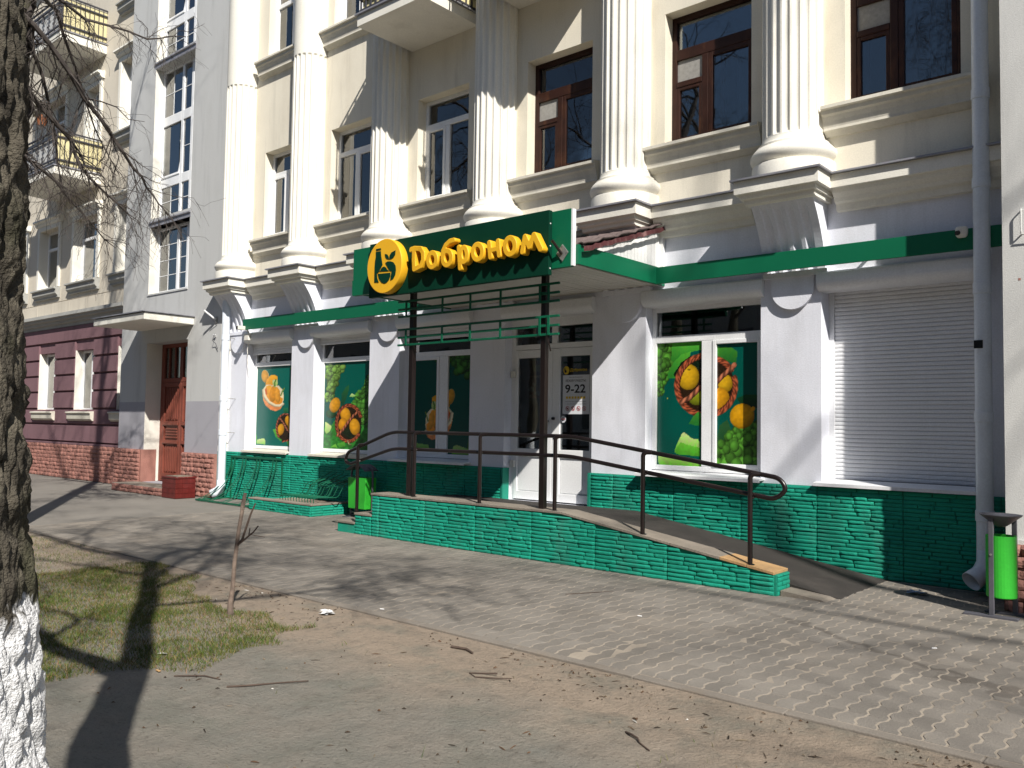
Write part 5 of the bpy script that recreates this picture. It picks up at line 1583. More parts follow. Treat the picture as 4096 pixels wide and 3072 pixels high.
# cornice over the ground floor
MB().prism([(P_ + .03, 4.50), (P_ - .24, 4.45), (P_ - .25, 4.36), (P_ - .20, 4.34), (P_ - .19, 4.29), (P_ - .12, 4.27), (P_ - .10, 4.20), (P_ - .04, 4.18), (P_ - .03, 4.10), (P_ + .03, 4.10)], 'x', -32, SX0 - .003).build('cornice', M['cornice_grey'], apt)
uw = [(-28.9, -27.55, 5.28, 7.0), (-26.55, -25.22, 5.28, 7.0), (-24.18, -22.72, 5.28, 7.0), (-21.60, -20.75, 5.28, 7.0), (-21.66, -20.75, 8.9, 10.75), (-23.68, -22.90, 8.05, 10.5), (-26.4, -25.1, 8.9, 10.75), (-21.66, -20.75, 12.3, 14.0)]
MB().wall(-32, SX0 + .2, 4.121, 14.5, P_ + .03, P_ + .45, uw).build('upper_wall', M['beige'], apt)
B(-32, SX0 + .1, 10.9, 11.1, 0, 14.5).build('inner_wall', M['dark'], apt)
# faint block courses under the first floor windows
x = -31.0
for (z0, z1) in ((4.52, 4.84), (4.85, 5.22)):
    x = -31.0 + (0.5 if z0 > 4.6 else 0)
    while x < SX0 - .6:
        x2 = min(x + 1.1, SX0 - .03)
        B(x + .006, x2 - .006, P_ + .018, P_ + .031, z0 + .005, z1 - .004).build('stucco_block', M['beige'], apt); x = x2
for (a, b, z0, z1) in uw:
    y = P_ + .22
    mb = MB(); t = .12
    frame_rects(mb, [(a - t, a, z0, z1 + t), (b, b + t, z0, z1 + t), (a, b, z1, z1 + t)], P_ - .03, P_ + .029)
    if b > -20.8: mb = frame_rects(MB(), [(a - t, a, z0, z1 + t), (a, b, z1, z1 + t)], P_ - .03, P_ + .029)
    tr_ = mb.build('window_surround', M['ljamb'], apt, bevel=.006)
    xe = min(b + t + .06, SX0 - .01)
    MB().prism([(P_ + .029, z1 + t + .20), (P_ - .16, z1 + t + .17), (P_ - .17, z1 + t + .12), (P_ - .10, z1 + t + .09), (P_ - .09, z1 + t + .04), (P_ - .05, z1 + t + .002), (P_ + .029, z1 + t + .002)], 'x', a - t - .06, xe).build('window_hood', M['ljamb'], apt)
    if z0 > 8.2 or z0 < 8:
        MB().prism([(P_ + .20, z0 + .0), (P_ - .16, z0 - .03), (P_ - .165, z0 - .07), (P_ - .11, z0 - .085), (P_ - .11, z0 - .20), (P_ - .05, z0 - .26), (P_ - .05, z0 - .30), (P_ + .029, z0 - .31)], 'x', a - t - .05, xe).build('window_sill', M['cornice_grey'], apt)
    B(a, a + .005, P_ + .0, P_ + .26, z0 + .002, z1 - .002).build('jamb', M['ljamb'], apt)
    fr = MB(); xm = a + (b - a) * .6; zt_ = z0 + (z1 - z0) * .7
    frame_rects(fr, [(a, a + .06, z0, z1), (b - .06, b, z0, z1), (a + .06, b - .06, z0, z0 + .06), (a + .06, b - .06, z1 - .06, z1), (xm - .04, xm + .04, z0 + .06, zt_ - .04), (a + .06, b - .06, zt_ - .04, zt_ + .04)], y, y + .06)
    w_ = fr.build('window', M['pvc'], apt, bevel=.006)
    for (p0, p1, q0, q1) in ((a + .05, xm - .03, z0 + .05, zt_ - .03), (xm + .03, b - .05, z0 + .05, zt_ - .03), (a + .05, b - .05, zt_ + .03, z1 - .05)): pane(w_, p0, p1, q0, q1, y + .03)
    curtain(w_, a + .05, a + (b - a) * .55, z0 + .05, z1 - .05, y + .18, M['curtain'], 4, .03)

def block_balcony(x0, x1, z):
    y0 = 8.45
    sl = MB().prism([(y0, z), (P_ + .028, z - .04), (P_ + .028, z + .20), (y0, z + .20)], 'x', x0, x1).build('balcony', M['ljamb'], apt, bevel=.01)
    B(x0 - .03, x1 + .03, y0 - .03, P_ + .027, z + .201, z + .225).build('flashing', M['flashing'], sl)
    zt_ = z + 1.10
    rail = MB()
    for zz in (z + .36, z + .95, zt_):
        rail.box(x0, x1, y0 + .02, y0 + .055, zz, zz + .035)
        for xx in (x0, x1 - .035): rail.box(xx, xx + .035, y0 + .056, P_ + .02, zz, zz + .035)
    for xx in (x0, x1 - .035): rail.box(xx, xx + .035, y0 + .02, y0 + .055, z + .226, zt_)
    rail.build('railing', M['iron'], sl)
    B(x1 - .052, x1 - .040, y0 + .08, P_ + .02, z + .27, zt_ - .02).build('side_sheet', M['balyellow'], sl)
    B(x0 + .05, x1 - .06, y0 + .075, y0 + .087, z + .27, zt_ - .02).build('front_sheet', M['stair'], sl)
    bar = MB().box(-.007, .007, -.007, .007, 0, .86).mesh('baluster', M['iron'])
    for k in range(9): put('baluster', bar, sl, (x1 - .018, y0 + .13 + k * .117, z + .23))
    # wrought scrolls on the front
    n = max(2, int((x1 - x0) / .34))
    for k in range(n):
        xc = x0 + .2 + k * (x1 - x0 - .35) / (n - 1)
        mb = MB()
        for (sx_, sz_) in ((1, 1), (-1, 1), (1, -1), (-1, -1)):
            pts = []
            for t_ in np.linspace(0, 4.3, 16):
                r_ = .13 * (1 - t_ / 5.5)
                pts.append((xc + sx_ * (.075 + r_ * math.cos(t_ + 1.6) * .55), y0 + .036, z + .66 + sz_ * (.15 + r_ * math.sin(t_ + 1.6))))
            mb.tube(pts, .0085, 5)
        mb.tube([(xc, y0 + .036, z + .37), (xc, y0 + .036, z + .96)], .008, 5)
        mb.build('scroll', M['iron'], sl)
block_balcony(-25.6, -22.70, 7.79)
block_balcony(-25.6, -22.66, 11.28)

# hanging pot by the balcony
hp = thing('hanging_pot', 'terracotta pot with a dark dry plant hanging above the lower balcony of the beige block', 'flower pot', (-24.1, 8.62, 9.3))
MB().lathe([(.0, 9.36), (.09, 9.36), (.14, 9.52), (.165, 9.60), (.15, 9.61), (.12, 9.60), (.0, 9.58)], -24.1, 8.62, 18).build('pot', M['terracotta'], hp, smooth=False)
mb = MB()
for k in range(150):
    a = random.uniform(0, 2 * PI); r_ = random.uniform(.05, .24); z = 9.60 + random.uniform(-.05, .40) * (1 - r_)
    x, y = -24.1 + r_ * math.cos(a), 8.62 + r_ * math.sin(a); s_ = random.uniform(.03, .07)
    mb.quad((x - s_, y, z - s_), (x + s_, y + random.uniform(-.03, .03), z - s_ * .5), (x + s_ * .7, y, z + s_), (x - s_ * .6, y + random.uniform(-.03, .03), z + s_ * .8))
mb.build('plant', M['deadplant'], hp)
MB().tube([(-24.1, 8.62, 9.9), (-24.1, 8.62, 11.28)], .006, 5).tube([(-24.25, 8.62, 9.6), (-24.1, 8.62, 9.9), (-23.95, 8.62, 9.6)], .005, 5).build('wire', M['iron'], hp)

# old lamp bracket on the stair wall
lb = thing('lamp_bracket', 'broken white metal lamp bracket on the grey stucco by the left downpipe', 'bracket', (-16.4, S, 3.7))
MB().tube([(-16.30, S - .015, 3.72), (-16.30, S - .08, 3.74), (-16.36, S - .26, 3.88)], .022, 8).build('arm', M['pvc'], lb)
B(-16.34, -16.26, S - .016, S - .001, 3.63, 3.77).build('plate', M['metalgrey'], lb)
MB().tube([(-16.33, S - .02, 3.66), (-16.30, S - .16, 3.76), (-16.25, S - .02, 3.62)], .008, 5).build('stay', M['iron'], lb)
MB().tube([(-16.28, S - .02, 3.36), (-16.27, S - .06, 3.40), (-16.30, S - .08, 3.26), (-16.24, S - .04, 3.20), (-16.17, S - .03, 3.08)], .007, 5).build('loose_cable', M['iron'], lb)
MB().tube([(-16.31, S - .004, 3.34), (-16.31, S - .05, 3.39), (-16.25, S - .05, 3.38)], .012, 6).build('hook', M['pvc'], lb)

# tiled planter box at the stair door
pb = thing('planter_box', 'maroon glazed tile planter box beside the stair door step', 'planter', (-16.9, 8.9, 0))
PBX = (-16.98, -16.42, 8.66, 9.10)
B(PBX[0] + .008, PBX[1] - .008, PBX[2] + .008, PBX[3] - .008, 0, .40).build('body', M['tilered'], pb)
B(PBX[0] - .012, PBX[1] + .012, PBX[2] - .012, PBX[3] + .012, .40, .435).build('rim', M['tilered'], pb, bevel=.006)
B(PBX[0] + .05, PBX[1] - .05, PBX[2] + .05, PBX[3] - .05, .436, .445).build('soil', M['soil'], pb)
tm = B(-.068, .068, -.008, 0, .003, .097).mesh('tile', M['tilered'])
for r in range(4):
    for k in range(4): put('tile', tm, pb, (PBX[0] + .07 + k * .14, PBX[2] + .008, r * .1))
    for k in range(3): put('tile', tm, pb, (PBX[1] - .008, PBX[2] + .075 + k * .144, r * .1), rot=(0, 0, PI / 2))

# ------------------------------------------------------------------ the building on the right
rb = thing('neighbouring_building', 'off white rendered building corner with rough stone base at the right picture edge', 'building', (1.5, 8.69, 0))
RX, RYF = -1.66, 8.80
B(RX, 9, RYF, 12, .60, 14.5).build('wall', M['rwall'], rb)
B(RX - .04, 9.04, RYF - .04, 12, 14.5, 14.9).build('roof', M['flashing'], rb)
bs = B(RX - .01, 9, RYF - .05, 12, 0, .60).build('base', M['redstone'], rb)
pcs = courses(RX, .6, 0, .10, 6, (.12, .26), yplane=RYF - .05, dep=(.02, .06))
lay_stones(bs, RED, pcs, 'base_stone', 120)
B(RX - .02, 9, RYF - .035, RYF - .001, .60, .64).build('ledge', M['rwall'], rb)
mb = MB().tube(arc_path([(-1.50, RYF, 3.62), (-1.50, RYF - .05, 3.62), (-1.50, RYF - .05, 3.40), (-1.50, RYF, 3.40)], .02, 3), .008, 6)
mb.tube([(-1.50, RYF - .05, 3.39), (-1.28, RYF - .05, 3.385), (-1.28, RYF, 3.385)], .007, 6)
mb.build('wire_loop', M['rwall'], rb)
B(-1.535, -1.515, RYF - .002, RYF - .0005, 2.98, 3.0).build('rust_mark', M['redstone'], rb)

# ------------------------------------------------------------------ downpipes
def downpipe(name, label, cx, cy, r, ztop, joints, outdir, zb):
    t = thing('downpipe', label, 'downpipe', (cx, cy, 0), 'white downpipes at the ends of the cream building')
    zs_ = [zb] + joints + [ztop]
    for k in range(len(zs_) - 1):
        MB().lathe([(r, zs_[k]), (r * .985, zs_[k + 1] + .02)], cx, cy, 24).build('pipe_section', M['pipe'], t, smooth=True)
    for z in joints:
        c = MB().lathe([(r * 1.0, z - .055), (r * 1.10, z - .05), (r * 1.10, z + .05), (r * 1.0, z + .055)], cx, cy, 24).build('collar', M['pipe'], t)
        MB().tube([(cx, cy + r, z), (cx + .02, F - .002, z)], .007, 6).build('wall_hook', M['metalgrey'], c)
    d = Vector(outdir).normalized()
    p = [Vector((cx, cy, zb + .12)), Vector((cx, cy, zb))]
    for a in np.linspace(15, 58, 5):
        ra = math.radians(a); q = p[-1]
        p.append(q + (d * math.sin(ra) + Vector((0, 0, -1)) * math.cos(ra)) * .036)
    q = p[-1]; ra = math.radians(60)
    p.append(q + (d * math.sin(ra) - Vector((0, 0, 1)) * math.cos(ra)) * .085)
    el = MB().tube(p, [r * 1.0, r * 1.04, r * 1.10, r * 1.13, r * 1.15, r * 1.18, r * 1.2, r * 1.28], 24, caps=False).build('elbow', M['pipe'], t, smooth=True)
    so = el.modifiers.new('thickness', 'SOLIDIFY'); so.thickness = .006; so.offset = -1
    return t
downpipe('downpipe', 'white downpipe between the grey stair tower and the left end of the teal skirting', -15.86, 9.34, .080, 14, [1.35, 2.05, 3.30, 4.55, 6.4, 8.3, 10.2, 12.1], (-.62, -.78, 0), .27)
rp_ = downpipe('downpipe', 'white downpipe at the corner beside the closed roller shutter and the round litter bin', -1.945, 9.37, .0775, 14, [.78, 1.75, 3.02, 4.08, 4.98, 7.4, 10], (-.55, -.83, 0), .33)
B(-2.01, -1.93, 9.286, 9.291, 2.42, 2.50).build('inspection_label', M['black'], rp_)
for q in (1.75, .78): pass

# ------------------------------------------------------------------ cameras and spot on the shop front
sp = thing('security_camera', 'small white security camera on a box under the left end of the green fascia', 'camera', (-15.25, 9.4, 3.3))
B(-15.34, -15.18, 9.44, F - .002, 3.22, 3.36).build('junction_box', M['camwhite'], sp, bevel=.01)
MB().tube([(-15.25, 9.50, 3.365), (-15.25, 9.46, 3.44), (-15.25, 9.40, 3.46)], .018, 8).build('bracket', M['camwhite'], sp)
B(-15.29, -15.20, 9.22, 9.42, 3.42, 3.50).build('body', M['camwhite'], sp, bevel=.01)
B(-15.275, -15.215, 9.215, 9.2195, 3.43, 3.49).build('lens', M['black'], sp)
MB().tube([(-15.3, 9.55, 3.22), (-15.33, 9.52, 3.05), (-15.28, 9.5, 2.95), (-15.34, 9.53, 2.85), (-15.33, 9.57, 2.60)], .006, 5).build('cable', M['camwhite'], sp)
dmc = thing('security_camera', 'white dome security camera on the green fascia beside the right downpipe', 'camera', (-2.1, 9.4, 3.57))
MB().lathe([(.0, 3.55), (.035, 3.552), (.052, 3.57), (.058, 3.60), (.058, 3.645), (.045, 3.66), (0, 3.66)], -2.125, 9.365, 20).build('dome', M['camwhite'], dmc, smooth=True)
MB().tube([(-2.145, 9.318, 3.595), (-2.155, 9.300, 3.590)], .024, 12).build('lens', M['black'], dmc)
MB().tube([(-2.10, 9.40, 3.62), (-2.08, 9.43, 3.63)], .02, 8).build('arm', M['camwhite'], dmc)

# ------------------------------------------------------------------ litter bins
b1 = thing('litter_bin', 'bright green rectangular litter bin in a dark grey arched frame behind the ramp steps', 'litter bin', (-11.2, 9.2, 0))
bx0, bx1, by0, by1 = -11.52, -10.97, 9.08, 9.36
MB().prism([(bx0 + .06, .16), (bx1 - .06, .16), (bx1 - .04, .68), (bx0 + .04, .68)], 'y', by0 + .03, by1 - .02).build('drum', M['bin_green'], b1, bevel=.012)
fr = arc_path([(bx0, by0 + .14, 0), (bx0, by0 + .14, .86), (bx1, by0 + .14, .86), (bx1, by0 + .14, 0)], .14, 6)
MB().tube(fr, .018, 8).build('frame', M['bin_grey'], b1, smooth=True)
B(bx0, bx1, by0 + .125, by0 + .155, .075, .105).build('cross_bar', M['bin_grey'], b1)
mb = MB()
for k in range(9):
    t_ = k / 8; z = .80 + .10 * math.sin(t_ * PI)
    mb.v += [(bx0 + .02 + (bx1 - bx0 - .04) * t_, by0 - .01, z), (bx0 + .02 + (bx1 - bx0 - .04) * t_, by1, z)]
for k in range(8): mb.f.append((2 * k, 2 * k + 2, 2 * k + 3, 2 * k + 1))
hd = mb.build('hood', M['bin_grey'], b1, smooth=True); so = hd.modifiers.new('thickness', 'SOLIDIFY'); so.thickness = .008
B(bx0 - .02, bx0 + .02, by0 - .02, by1, .0, .02).build('foot', M['bin_grey'], b1); B(bx1 - .02, bx1 + .02, by0 - .02, by1, .0, .02).build('foot', M['bin_grey'], b1)

b2 = thing('litter_bin', 'bright green round litter bin under a grey funnel hood on posts at the right corner', 'litter bin', (-1.645, 8.50, 0))
bcx, bcy = -1.635, 8.47
MB().lathe([(.0, .17), (.118, .17), (.12, .18), (.12, .70), (.112, .70), (.112, .20), (0, .20)], bcx, bcy, 32).build('drum', M['bin_green'], b2, smooth=False).data.polygons.foreach_set('use_smooth', [False] * 224)
MB().lathe([(.028, .775), (.05, .785), (.165, .875), (.168, .882), (.160, .882), (.05, .80), (.0, .80)], bcx, bcy, 32).build('hood', M['bin_grey'], b2)
for (dx, dy) in ((-.055, -.115), (.085, .10)):
    B(bcx + dx - .019, bcx + dx + .019, bcy + dy - .019, bcy + dy + .019, .0, .86).build('post', M['bin_grey'], b2, bevel=.003)
B(bcx - .27, bcx + .15, bcy - .165, bcy - .085, .0, .022).build('foot', M['bin_grey'], b2, bevel=.003)
B(bcx - .15, bcx + .27, bcy + .06, bcy + .14, .0, .022).build('foot', M['bin_grey'], b2, bevel=.003)
MB().tube([(bcx - .055, bcy - .134, .54), (bcx - .055, bcy - .142, .54)], .010, 8).build('bolt', M['metalgrey'], b2)

# ------------------------------------------------------------------ low teal wall with bent wire fence, curved grille
lw = thing('low_planter_wall', 'low teal stone edging with a soil bed in front of the shop windows left of the steps', 'planter wall', (-12.7, 9.1, 0))
LX0, LX1, LY = -13.75, -11.90, 8.68
ed = MB().box(LX0, LX1, LY, LY + .14, 0, .185).box(LX1 - .14, LX1, LY + .141, F - .06, 0, .185).box(LX0, LX0 + .14, LY + .141, F - .06, 0, .185).build('edging', M['teal_flat'], lw)
MB().box(LX0 - .02, LX1 + .02, LY - .02, LY + .15, .186, .212).build('coping', M['concrete'], lw, bevel=.004)
B(LX1 - .15, LX1 + .02, LY + .151, F - .06, .186, .211).build('coping', M['concrete'], lw, bevel=.004)
B(LX0 + .14, LX1 - .14, LY + .14, F - .06, 0, .17).build('soil_bed', M['soil'], lw)
pcs = courses(LX0, LX1, .004, .0435, 4, (.10, .26), yplane=LY, dep=(.010, .028)) + courses(0, F - .07 - LY, .004, .0435, 4, (.10, .26), org=(LX1, LY), rz=PI / 2, dep=(.010, .026))
lay_stones(ed, TEAL, pcs, 'ledge_stone', 200)

wf = thing('wire_fence', 'bent green wire border fence lying over the soil bed of the low teal edging', 'wire fence', (-12.6, 9.1, .2))
n = 13
for k in range(n):
    x = -13.05 + k * .082
    lean = 1 + .12 * math.sin(k * 1.7)
    p = [(x, 8.86, .175), (x, 8.84, .275), (x + .06, 8.87, .305), (x + .30 * lean, 9.06, .315), (x + .34 * lean, 9.08, .34), (x + .40 * lean, 9.12, .50), (x + .44 * lean, 9.15, .535), (x + .60 * lean, 9.30, .60 + .02 * math.sin(k * 2.3))]
    MB().tube(arc_path(p, .03, 3), .0075, 6).build('fence_wire', M['grille'], wf)
for k in range(5):
    x = -13.0 + k * .13
    MB().tube([(x + .35, 9.15, .45), (x + .62 + .03 * k, 9.46, .72 - .01 * k)], .0075, 6).build('fence_wire', M['grille'], wf)
MB().tube([(-12.70, 9.09, .495), (-12.2, 9.10, .50), (-11.66, 9.125, .495)], .0075, 6).build('cross_wire', M['grille'], wf)
MB().tube([(-13.05, 8.855, .29), (-12.5, 8.855, .292), (-12.06, 8.855, .288)], .0075, 6).build('cross_wire', M['grille'], wf)

gr = thing('curved_grille', 'teal grille of curved steel bars from skirting to ground beside the left downpipe', 'grille', (-15, 9.2, 0))
gx0, gx1 = -15.85, -14.02
B(gx0, gx1, F - .062, F - .035, .845, .885).build('top_bar', M['grille'], gr)
B(gx0 - .02, gx1 + .05, 8.79, 8.825, .005, .035).build('bottom_bar', M['grille'], gr)
B(gx1 - .03, gx1, F - .06, F - .035, .02, .845).build('side_upright', M['grille'], gr); B(gx0, gx0 + .03, F - .06, F - .035, .02, .845).build('side_upright', M['grille'], gr)
B(gx0 + .02, gx0 + .045, 8.83, F - .06, .01, .035).build('ground_bar', M['grille'], gr); B(gx1 - .045, gx1 - .02, 8.83, F - .06, .01, .035).build('ground_bar', M['grille'], gr)
def gbar(x):
    p = []
    for t_ in np.linspace(0, 1, 9):
        y = (F - .05) - (F - .05 - 8.81) * t_ ** 1.9
        z = .86 - (.86 - .03) * (1 - (1 - t_) ** 1.35)
        p.append((x, y, z))
    mb = MB(); 
    for q in p: mb.v += [(q[0] - .019, q[1] - .006, q[2] - .005), (q[0] + .019, q[1] - .006, q[2] - .005), (q[0] + .019, q[1] + .006, q[2] + .005), (q[0] - .019, q[1] + .006, q[2] + .005)]
    for k in range(8):
        for j in range(4): mb.f.append((4 * k + j, 4 * k + (j + 1) % 4, 4 * k + 4 + (j + 1) % 4, 4 * k + 4 + j))
    return mb
gm = gbar(0).mesh('curved_bar', M['grille'])
for x in (-15.82, -15.70, -15.40, -15.29, -14.90, -14.79, -14.34, -14.23): put('curved_bar', gm, gr, (x, 0, 0))

# ------------------------------------------------------------------ added block outside the view, put in to make the glass reflect dark
ac = thing('added_street_block', 'added plain grey beige block behind the camera, darkening reflections in the shop glass', 'building', (-8, -21, 0))
M['across'] = mat('grey_beige_render', (0.30, 0.28, 0.25), .9, .08, .5)  # even grey beige base colour
B(-70, 45, -33, -21, 0, 14).build('wall', M['across'], ac)
B(-70.3, 45.3, -33.3, -20.6, 14, 14.4).build('roof', M['flashing'], ac)
aw = B(-.65, .65, -21.0, -20.96, 0, 1.7).mesh('window', M['black'])
k_ = 0
for z in (1.5, 5.0, 8.4, 11.4):
    x = -66
    while x < 42:
        put('window', aw, ac, (x, 0, z)); x += 3.1

# ------------------------------------------------------------------ trees of the avenue
def bark_material():
    m, nt, p = _nodes('tree_bark')
    L = nt.links.new
    g = N(nt, 'ShaderNodeNewGeometry')
    def nz(scale, sx, detail=6, rough=.6):
        mp = N(nt, 'ShaderNodeMapping'); mp.inputs['Scale'].default_value = sx
        n = N(nt, 'ShaderNodeTexNoise'); n.inputs['Scale'].default_value = scale; n.inputs['Detail'].default_value = detail; n.inputs['Roughness'].default_value = rough
        L(g.outputs['Position'], mp.inputs[0]); L(mp.outputs[0], n.inputs['Vector']); return n.outputs[0]
    def mr(v, a, b, c=0., d=1.):
        r = N(nt, 'ShaderNodeMapRange')
        for k, x in zip(('From Min', 'From Max', 'To Min', 'To Max'), (a, b, c, d)): r.inputs[k].default_value = x
        L(v, r.inputs[0]); return r.outputs[0]
    def mx(f, a, b):
        x = N(nt, 'ShaderNodeMix', data_type='RGBA'); L(f, x.inputs[0])
        for i, c in ((6, a), (7, b)):
            if isinstance(c, tuple): x.inputs[i].default_value = (*c, 1)
            else: L(c, x.inputs[i])
        return x.outputs[2]
    c = mx(mr(nz(26, (1, 1, .45)), .38, .64), (0.038, 0.033, 0.026), (0.125, 0.110, 0.085))
    c = mx(mr(nz(5, (1, 1, .6)), .48, .66, 0, .75), c, (0.066, 0.070, 0.034))
    c = mx(mr(nz(70, (1, 1, .8)), .58, .72, 0, .6), c, (0.15, 0.14, 0.105))
    sep = N(nt, 'ShaderNodeSeparateXYZ'); L(g.outputs['Position'], sep.inputs[0])
    edge = N(nt, 'ShaderNodeMath', operation='MULTIPLY_ADD')
    L(nz(16, (1, 1, .35), 4, .7), edge.inputs[0]); edge.inputs[1].default_value = .22; L(sep.outputs[2], edge.inputs[2])
    top = mr(edge.outputs[0], 1.422, 1.402)
    at = N(nt, 'ShaderNodeAttribute', attribute_name='cleft')
    chip = N(nt, 'ShaderNodeMath', operation='MULTIPLY'); L(top, chip.inputs[0])
    L(mr(at.outputs['Fac'], .93, 1.0, 1, .45), chip.inputs[1])
    lime = mx(mr(nz(9, (1, 1, .5)), .4, .7, 0, .6), (0.76, 0.76, 0.77), (0.52, 0.53, 0.53))
    c = mx(chip.outputs[0], c, lime)
    L(c, p.inputs['Base Color'])
    p.inputs['Roughness'].default_value = .92; p.inputs['Specular IOR Level'].default_value = .2
    bp = N(nt, 'ShaderNodeBump'); bp.inputs['Strength'].default_value = .9; bp.inputs['Distance'].default_value = .011
    ad = N(nt, 'ShaderNodeMath', operation='ADD'); L(nz(60, (1, 1, .6)), ad.inputs[0]); L(nz(180, (1, 1, 1), 3), ad.inputs[1])
    L(ad.outputs[0], bp.inputs['Height']); L(bp.outputs[0], p.inputs['Normal'])
    return m
M['bark'] = bark_material()
M['limbbark'] = mat('plain_bark', (0.060, 0.052, 0.044), .92, .25, 5, bump=.8, bscale=30)

def detailed_trunk(path, name, parent):
    """path: list of ((x,y,z), r); bark relief in real geometry"""
    na = 280
    P = [Vector(p) for p, _ in path]; Rr = [r for _, r in path]
    zs_ = np.concatenate([np.arange(0, .8, .03), np.arange(.8, 2.7, .0085), np.arange(2.7, 4.21, .04)])
    verts = []; cl = []
    for z in zs_:
        k = 0
        while k < len(P) - 2 and P[k + 1].z < z: k += 1
        t = (z - P[k].z) / (P[k + 1].z - P[k].z)
        c = P[k].lerp(P[k + 1], t); r = Rr[k] * (1 - t) + Rr[k + 1] * t
        for j in range(na):
            a = 2 * PI * j / na
            ca, sa = math.cos(a), math.sin(a)
            w = noise.noise(Vector((ca * 2.2, sa * 2.2, z * 2.3))) * .55
            # long plates with cracks between
            f1 = abs(noise.noise(Vector((ca * 3.4 + w, sa * 3.4, z * 4.2))))
            f2 = abs(noise.noise(Vector((ca * 8 + w, sa * 8, z * 13 + 5))))
            crack = max(0, 1 - f1 * 5.5) * .8 + max(0, 1 - f2 * 5) * .45
            d = -.020 * min(1, crack) + .0075 * noise.noise(Vector((ca * 11, sa * 11, z * 26))) + .0055 * noise.noise(Vector((ca * 24, sa * 24, z * 50))) + .003 * noise.noise(Vector((ca * 40, sa * 40, z * 40)))
            lump = .010 * noise.noise(Vector((ca * 1.3, sa * 1.3, z * 1.6 + 3)))
            fl = 1 + .05 * math.cos(5 * a + 1) * max(0, 1 - z / .6)
            rr = r * fl + d + lump
            verts.append((c.x + rr * ca, c.y + rr * sa, z)); cl.append(min(1, crack))
    nz_ = len(zs_)
    idx = np.arange(nz_ * na).reshape(nz_, na)
    n2 = np.roll(idx, -1, 1)
    f = np.stack([idx[:-1].ravel(), n2[:-1].ravel(), n2[1:].ravel(), idx[1:].ravel()], 1)
    me = bpy.data.meshes.new(name); me.from_pydata(verts, [], f.tolist()); me.materials.append(M['bark'])
    at = me.attributes.new('cleft', 'FLOAT', 'POINT'); at.data.foreach_set('value', cl)
    me.polygons.foreach_set('use_smooth', [True] * len(me.polygons))
    return put(name, me, parent)

class Grow:
    def __init__(s, seed, droop=.10, keep=None):
        s.r = random.Random(seed); s.mb = MB(); s.droop = droop; s.n = 0; s.keep = keep
    def branch(s, p, d, L, r, lv, maxlv):
        R_ = s.r
        n = 7 if lv <= 1 else (5 if lv == 2 else 4)
        pts = [Vector(p)]; d = Vector(d).normalized()
        wob = .16 + .06 * lv
        for k in range(n):
            d = (d + Vector((R_.gauss(0, wob), R_.gauss(0, wob), R_.gauss(0, wob) + (.10 - s.droop * lv) * (1 if lv else .5)))).normalized()
            pts.append(pts[-1] + d * L / n)
        rs = [max(.0022, r * (1 - .72 * k / n)) for k in range(n + 1)]
        s.mb.tube(pts, rs, (9, 7, 5, 4, 3, 3)[lv], caps=False)
        s.n += 1
        if lv >= maxlv: return
        cnt = (6, 7, 6, 6, 4)[lv]
        for k in range(cnt):
            t = .25 + .75 * (k + R_.random() * .7) / cnt
            t = min(t, .99)
            i = min(n - 1, int(t * n)); q = pts[i].lerp(pts[i + 1], t * n - i)
            dd = (pts[i + 1] - pts[i]).normalized()
            ax = Vector((R_.gauss(0, 1), R_.gauss(0, 1), R_.gauss(0, .8)))
            ax = (ax - dd * ax.dot(dd)).normalized()
            ang = math.radians(R_.uniform(28, 62))
            nd = dd * math.cos(ang) + ax * math.sin(ang)
            s.branch(q, nd, L * R_.uniform(.42, .62), max(.003, rs[i] * R_.uniform(.42, .58)), lv + 1, maxlv)

def avenue_tree(label, base, trunk, limbs, seed, maxlv=4, detailed=False, droop=.10, group=None):
    t = thing('avenue_tree', label, 'tree', base, group)
    if detailed: detailed_trunk(trunk, 'trunk', t)
    lo = [q for q in trunk if q[0][2] >= (4.1 if detailed else -1)]
    if len(lo) > 1:
        MB().tube([q[0] for q in lo], [q[1] for q in lo], 20, caps=False).build('upper_trunk' if detailed else 'trunk', M['limbbark'] if detailed else M['bark'], t, smooth=True)
    g = Grow(seed, droop)
    for (p, d, L, r) in limbs:
        g.branch(p, d, L, r, 0, maxlv)
    g.mb.build('crown', M['crown'], t)
    return t, g.n

# the limewashed tree at the left edge of the picture; its crown is above the frame, its shadow lies on the grass
bx_, by_ = -1.565, .385
tr1 = [((bx_ + .005, by_, -.05), .36), ((bx_, by_, .3), .295), ((bx_, by_, .7), .245), ((bx_, by_, 1.0), .212), ((bx_, by_, 1.25), .190), ((bx_, by_, 1.5), .165), ((bx_, by_, 1.75), .148), ((bx_ - .0, by_ + .004, 2.1), .140), ((bx_ - .008, by_ - .015, 2.45), .142), ((bx_ - .022, by_ - .045, 2.75), .138), ((bx_ - .035, by_ - .02, 3.2), .122), ((bx_ - .02, by_ - .02, 3.7), .132), ((bx_ + .02, by_ - .02, 4.19), .112), ((bx_ + .04, by_ - .10, 5.0), .10), ((bx_ - .06, by_ - .05, 5.8), .102), ((bx_ - .06, by_ - .13, 6.8), .095), ((bx_ - .12, by_ - .15, 7.6), .085)]
